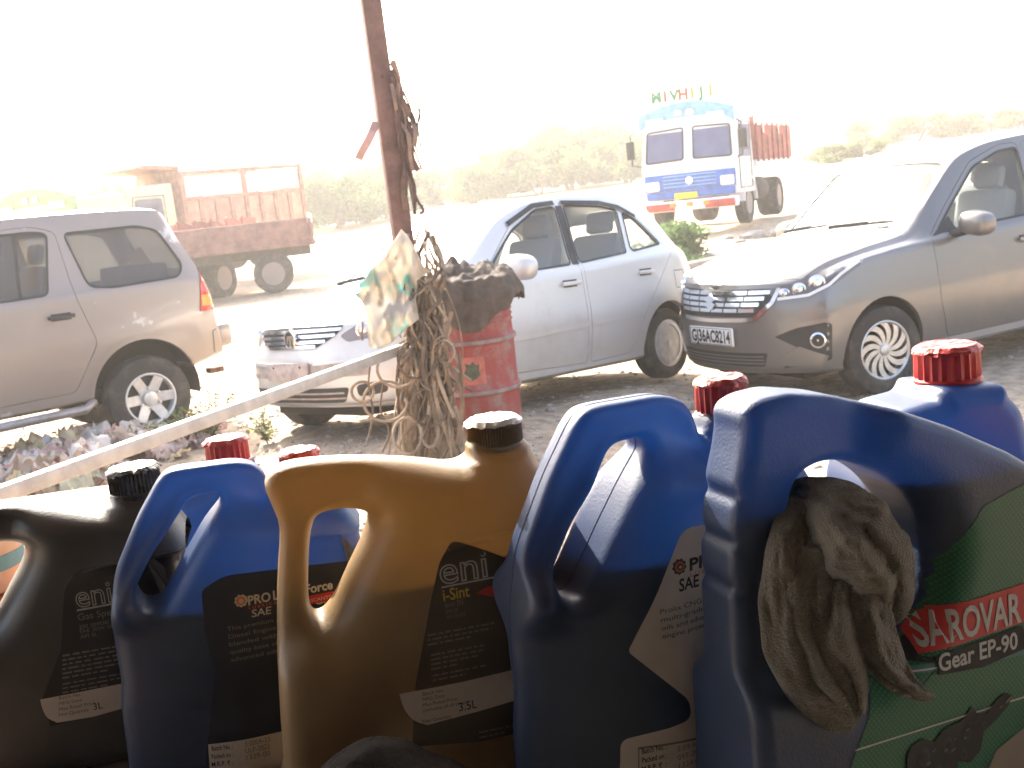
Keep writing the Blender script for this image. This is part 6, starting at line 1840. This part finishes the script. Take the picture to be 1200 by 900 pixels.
    for k in range(26):
        t_ = rr_.random(); x = 1068 + t_ * 108 + rr_.uniform(-5, 5); y = 898 - t_ * 80 + rr_.uniform(-9, 9); l = rr_.uniform(3, 9); w0 = rr_.uniform(.7, 1.8); an = rr_.choice([-.75, -.75, .7])
        dx, dy = l * math.cos(an), l * math.sin(an)
        P.panel('highlight_print', [(x, y), (x + dx, y + dy), (x + dx + w0, y + dy + w0), (x + w0, y + w0)], gy if k % 3 else md_, .0030, lab)
    return t

def build_back_can(fr, pts, cap, capr, caph, label, lvl, lab=None):
    outer = round_poly([(a, max(0.0, b)) for a, b in fr.poly(pts)], .008, 3); nu, nz = fr.uz(*cap)
    D, org, h, g = jug_field(outer, [], lambda U, Z, dh: np.full(U.shape, .056), .022, lambda D, u, v, z: smin(D, np.maximum(np.sqrt((u - nu) ** 2 + v ** 2) - capr * .95, np.abs(z - (nz - .012)) - .02), .006))
    t, me = finish_jug('oil_jug', label, fr, D, org, h, g, M_BLUE, fr.uz(*lvl)[1])
    build_cap(t, nu, nz + .006, capr, caph, M_REDCAP, 22, mat('red_cap_top_c', (.50, .06, .05), .35, bump=.4, bscale=60))
    if lab:
        P = Print(fr, me, t, -.056); P.panel('label', lab, L_WHITE)

build_gold(); build_black()
_t, _me = build_blue_main(); build_blue_left(_me)
build_sarovar()
build_back_can(JugFrame(1105, 1.10, 10.0), [(985, 930), (990, 560), (1006, 500), (1030, 474), (1072, 463), (1076, 448), (1148, 443), (1152, 456), (1166, 470), (1178, 510), (1184, 560), (1190, 905)], (1111, 458), .0325, .040, 'blue oil can with large red cap standing behind the gear-oil jug', (1100, 640))
build_back_can(JugFrame(250, 1.31, 6.0), [(160, 860), (162, 660), (180, 600), (215, 572), (246, 560), (247, 545), (293, 540), (296, 552), (308, 566), (330, 590), (345, 620), (350, 850)], (270, 552), .0262, .034, 'blue oil can with red cap standing behind the smaller blue jug', (250, 660), [(175, 645), (335, 630), (338, 820), (178, 830)])

# ---------------- rags
def noise3(X, Y, Z, seed):
    r = np.random.RandomState(seed); out = np.zeros(np.broadcast(X, Y, Z).shape)
    for k in range(14):
        d = r.normal(size=3); d /= np.linalg.norm(d); f = 2 ** r.uniform(0, 2); out += np.sin((X * d[0] + Y * d[1] + Z * d[2]) * f + r.rand() * 6.3) / f
    return out / 5
def capsule(X, Y, Z, a, b, ra, rb):
    a = np.array(a); b = np.array(b); e = b - a; t = np.clip(((X - a[0]) * e[0] + (Y - a[1]) * e[1] + (Z - a[2]) * e[2]) / (e @ e), 0, 1)
    return np.sqrt((X - a[0] - e[0] * t) ** 2 + (Y - a[1] - e[1] * t) ** 2 + (Z - a[2] - e[2] * t) ** 2) - (ra + (rb - ra) * t)
M_RAG = mat('grey_brown_rag', (.155, .145, .112), .98, var=.22, vscale=35, bump=.55, bscale=500, sheen=.3)
def rag(name, label, caps, fold, seed, h=.002, amp=.006, flat=1.0, k=.012):
    P = np.array([c[0] for c in caps] + [c[1] for c in caps]); R = max(max(c[2], c[3]) for c in caps) + .015
    lo = P.min(0) - R; hi = P.max(0) + R; c = (lo + hi) / 2
    ax = [np.arange(lo[i], hi[i], h) for i in range(3)]
    X, Y, Z = np.meshgrid(*ax, indexing='ij'); D = None
    for q in caps:
        d = capsule(X, Y, Z, *q); D = d if D is None else smin(D, d, k)
    n = noise3(X * 55, Y * 55, Z * 22, seed); D = D + amp * (1 - 2 * np.abs(n)) * 1.0 + .003 * noise3(X * 160, Y * 160, Z * 120, seed + 1) + fold(X, Y, Z)
    me = surface_nets(D.astype(np.float32), lo, h); o = link_mesh(name, me, M_RAG)
    tag(o, label, 'rag'); return o
def q(px, py, Y): return tuple(at_y(px, py, Y))

def fold_sheet(cent, n_across=28, per=10, th=.0035, folds=3.0, seed=0, edge=.25, crease=.0035):
    """cloth band: cent = (px, py, Y, width px, bulge m, fold amplitude m); returns mesh data"""
    C = [Vector((c[0], c[1], c[2])) for c in cent]; A = [Vector((c[3], c[4], c[5])) for c in cent]
    SC_, SA = spline(C, per), spline(A, per); vs = []; fs = []
    for i, (c, a) in enumerate(zip(SC_, SA)):
        t = SC_[min(i + 1, len(SC_) - 1)] - SC_[max(i - 1, 0)]; tl = math.hypot(t.x, t.y) or 1; nx, ny = -t.y / tl, t.x / tl
        for j in range(n_across + 1):
            s_ = 2 * j / n_across - 1; e = 1 + edge * (vnoise(i * .22 + seed * 7, (1 if s_ > 0 else 5)) - .5)
            wob = vnoise(i * .10 + seed, s_ * 1.3 + seed * 3) * 2.2
            dep = -a.y * (1 - s_ * s_) + a.z * math.sin(folds * 3.1 * s_ + wob * 2 + seed) + a.z * .5 * math.sin(folds * 6.7 * s_ + wob * 3 + 1.3 * seed) + .5 * a.z * (vnoise(i * .28 + 3 * seed, s_ * 4 + 9) - .5) + crease * (abs(2 * vnoise(i * .16 + s_ * 2.2 + seed * 3.3, s_ * 2.6 - i * .05 + 7) - 1) - .4)
            vs.append(at_y(c.x + nx * s_ * e * a.x / 2, c.y + ny * s_ * e * a.x / 2, c.z + dep))
    m = n_across + 1
    for i in range(len(SC_) - 1):
        for j in range(n_across): fs.append((i * m + j, i * m + j + 1, (i + 1) * m + j + 1, (i + 1) * m + j))
    return vs, fs
def rag_thing(label, bands, m):
    t = MB()
    for b in bands: t.add(*b)
    c = sum((Vector(v) for v in t.v), Vector()) / len(t.v); t.v = [tuple(Vector(v) - c) for v in t.v]
    o = t.build('rag', m, None, 180); o.location = c
    md = o.modifiers.new('thick', 'SOLIDIFY'); md.thickness = .003; md.offset = 0
    md = o.modifiers.new('sub', 'SUBSURF'); md.levels = 1; md.render_levels = 1
    tag(o, label, 'rag'); return o
rag_thing('grey-brown rag pulled through the handle of the gear-oil jug', [
    fold_sheet([(945, 576, .872, 32, .003, .001), (944, 589, .835, 56, .010, .002), (932, 635, .805, 62, .014, .003), (924, 691, .795, 67, .013, .004), (932, 747, .79, 77, .012, .005), (954, 793, .79, 77, .010, .005), (980, 829, .79, 58, .006, .004), (1002, 849, .792, 27, .002, .002)], 40, 10, seed=1, folds=1.1, edge=.12),
    fold_sheet([(924, 600, .86, 24, .002, .001), (941, 587, .835, 53, .008, .001), (969, 600, .805, 86, .018, .003), (997, 626, .788, 104, .026, .004), (1018, 658, .785, 104, .026, .005), (1030, 685, .79, 90, .022, .006), (1031, 704, .808, 74, .012, .006), (1021, 715, .825, 56, .004, .003)], 56, 14, seed=2, folds=1.5, edge=.14, crease=.0055),
    fold_sheet([(1005, 645, .80, 72, .010, .002), (1009, 691, .795, 74, .014, .004), (1016, 728, .79, 62, .012, .004), (1035, 771, .79, 48, .008, .004), (1061, 801, .79, 30, .004, .003), (1081, 814, .79, 14, .002, .001), (1095, 818, .79, 3, .0, .0)], 30, 10, seed=3, folds=1.3, edge=.12),
    fold_sheet([(971, 645, .80, 88, .016, .002), (962, 700, .79, 93, .016, .004), (973, 756, .785, 77, .012, .005), (993, 805, .785, 50, .008, .004), (1005, 840, .787, 21, .002, .002)], 40, 10, seed=5, folds=1.2, edge=.12),
], M_RAG)
M_RAG2 = mat('dark_grey_rag', (.05, .047, .045), .98, var=.2, vscale=35, bump=.5, bscale=500)
rag_thing('dark grey rag crumpled in front of the gold jug', [
    fold_sheet([(385, 975, .87, 80, .008, .002), (400, 925, .865, 76, .012, .003), (440, 898, .86, 64, .012, .003), (490, 906, .85, 60, .010, .003), (540, 930, .84, 60, .008, .003), (580, 955, .84, 60, .005, .003)], 30, 9, seed=6, folds=1.2),
    fold_sheet([(420, 890, .86, 50, .006, .002), (450, 930, .85, 140, .012, .004), (460, 990, .84, 180, .012, .004)], 30, 9, seed=7, folds=1.2)], M_RAG2)

# ------------------------------------------------------------------ the shop: counter, walls, roof behind and above the camera
M_WOOD = mat('dark_counter_wood', (.09, .06, .042), .7, var=.3, vscale=6)
M_WALL = mat('dingy_plaster', (.30, .275, .25), .9, var=.2, vscale=2)
M_FLOOR = mat('shop_concrete', (.14, .125, .11), .9, var=.2, vscale=3)
def build_shop():
    t = empty('counter', (0, 1.08, 0), (0, 0, 0), 'dark wooden counter board carrying the oil jugs', 'counter')
    MB().box((0, .02, SHELF_Z - .0175), (3.0, .60, .033), .004).build('top', M_WOOD, t)
    MB().box((0, .24, .52), (2.9, .03, 1.06), .004).build('front_panel', M_WOOD, t)
    for x in (-1.4, -.5, .5, 1.4): MB().box((x, -.02, .52), (.05, .44, 1.06), .004).build('support', M_WOOD, t)
    w = empty('shop_building', (0, -1, 0), (0, 0, 0), 'dim plastered shop room around the counter', 'building')
    for x in (-1.75, 1.75): MB().box((x, -.8, 1.35), (.12, 4.3, 2.9)).build('wall', M_WALL, w, None)
    MB().box((0, -2.9, 1.35), (3.4, .12, 2.9)).build('wall', M_WALL, w, None)
    MB().box((0, -.62, 2.86), (3.9, 4.75, .10)).build('roof', M_WALL, w, None)
    MB().prism([(1.74, 2.80), (1.74, 2.74), (2.76, 2.31), (2.78, 2.34)], -2.6, 2.6, 'x').build('added_shade_flap', mat('shade_flap_brown', (.12, .09, .075), .8), w, None)  # added out of view to cut sun and sky light reaching the counter
    MB().box((0, -.85, .02), (3.38, 4.0, .10)).build('floor', M_FLOOR, w, None)
build_shop()
# things outside the counter at its end: orange table with a plank and a tub on it
def build_table():
    a = at_y(-30, 603, 2.3); o = Vector((a.x, 2.0, 0)); g = ground_z(o.x, o.y); z = a.z - g
    t = empty('table', (o.x - .25, o.y, g), (0, 0, rad(8)), 'orange-painted table standing beyond the black jug', 'table')
    m = mat('orange_paint_wood', (.50, .13, .012), .6, var=.15, vscale=9)
    for k in range(4): MB().box((-.05, -.285 + k * .19, z - .02), (1.3, .184, .04), .005).build('top_board', m, t)
    for x in (-.62, .52):
        for y in (-.32, .32): MB().box((x, y, (z - .04) / 2), (.06, .06, z - .042), .004).build('leg', m, t)
    for y in (-.32, .32): MB().box((-.05, y, z - .085), (1.08, .03, .08), .004).build('apron', m, t)
    top = a.z + .002
    b = at_z(2, 690, top); tb = empty('tub', (b.x - .03, b.y, top), (0, 0, 0), 'cream tub with a teal band on the orange table', 'tub')
    MB().lathe([(.05, 0), (.058, .004), (.075, .085), (.080, .10), (.074, .10), (.068, .085), (.052, .01), (0, .01)], 30).build('bowl', mat('cream_plastic', (.55, .36, .24), .5, var=.1), tb)
    MB().lathe([(.0665, .040), (.0705, .052), (.0725, .066)], 30).build('band', mat('teal_band', (.08, .24, .28), .5), tb)
    p = at_z(0, 652, top + .02); k = MB().box((0, 0, .018), (.6, .10, .035), .003).build('plank', mat('pale_grey_plank', (.40, .37, .33), .7, var=.2)); k.location = (p.x - .12, p.y, top); k.rotation_euler = (0, 0, rad(14)); tag(k, 'pale grey plank lying on the orange table', 'plank')
build_table()

# ------------------------------------------------------------------ dusty backlit air
def build_haze():
    me = MB().box((0, 90, 9.0), (300, 240, 21.4)).mesh('haze')
    m = bpy.data.materials.new('dusty_air'); m.use_nodes = True; nt = m.node_tree
    nt.nodes.remove(nt.nodes['Principled BSDF'])
    out = [n for n in nt.nodes if n.type == 'OUTPUT_MATERIAL'][0]
    v = nt.nodes.new('ShaderNodeVolumePrincipled'); v.inputs['Color'].default_value = (.95, .92, .88, 1)
    v.inputs['Density'].default_value = HAZE; v.inputs['Anisotropy'].default_value = .45
    nt.links.new(v.outputs[0], out.inputs['Volume'])
    o = link_mesh('haze', me, m); tag(o, 'pale dust haze hanging over the yard', 'haze', kind='stuff')
HAZE = .0019
build_haze()
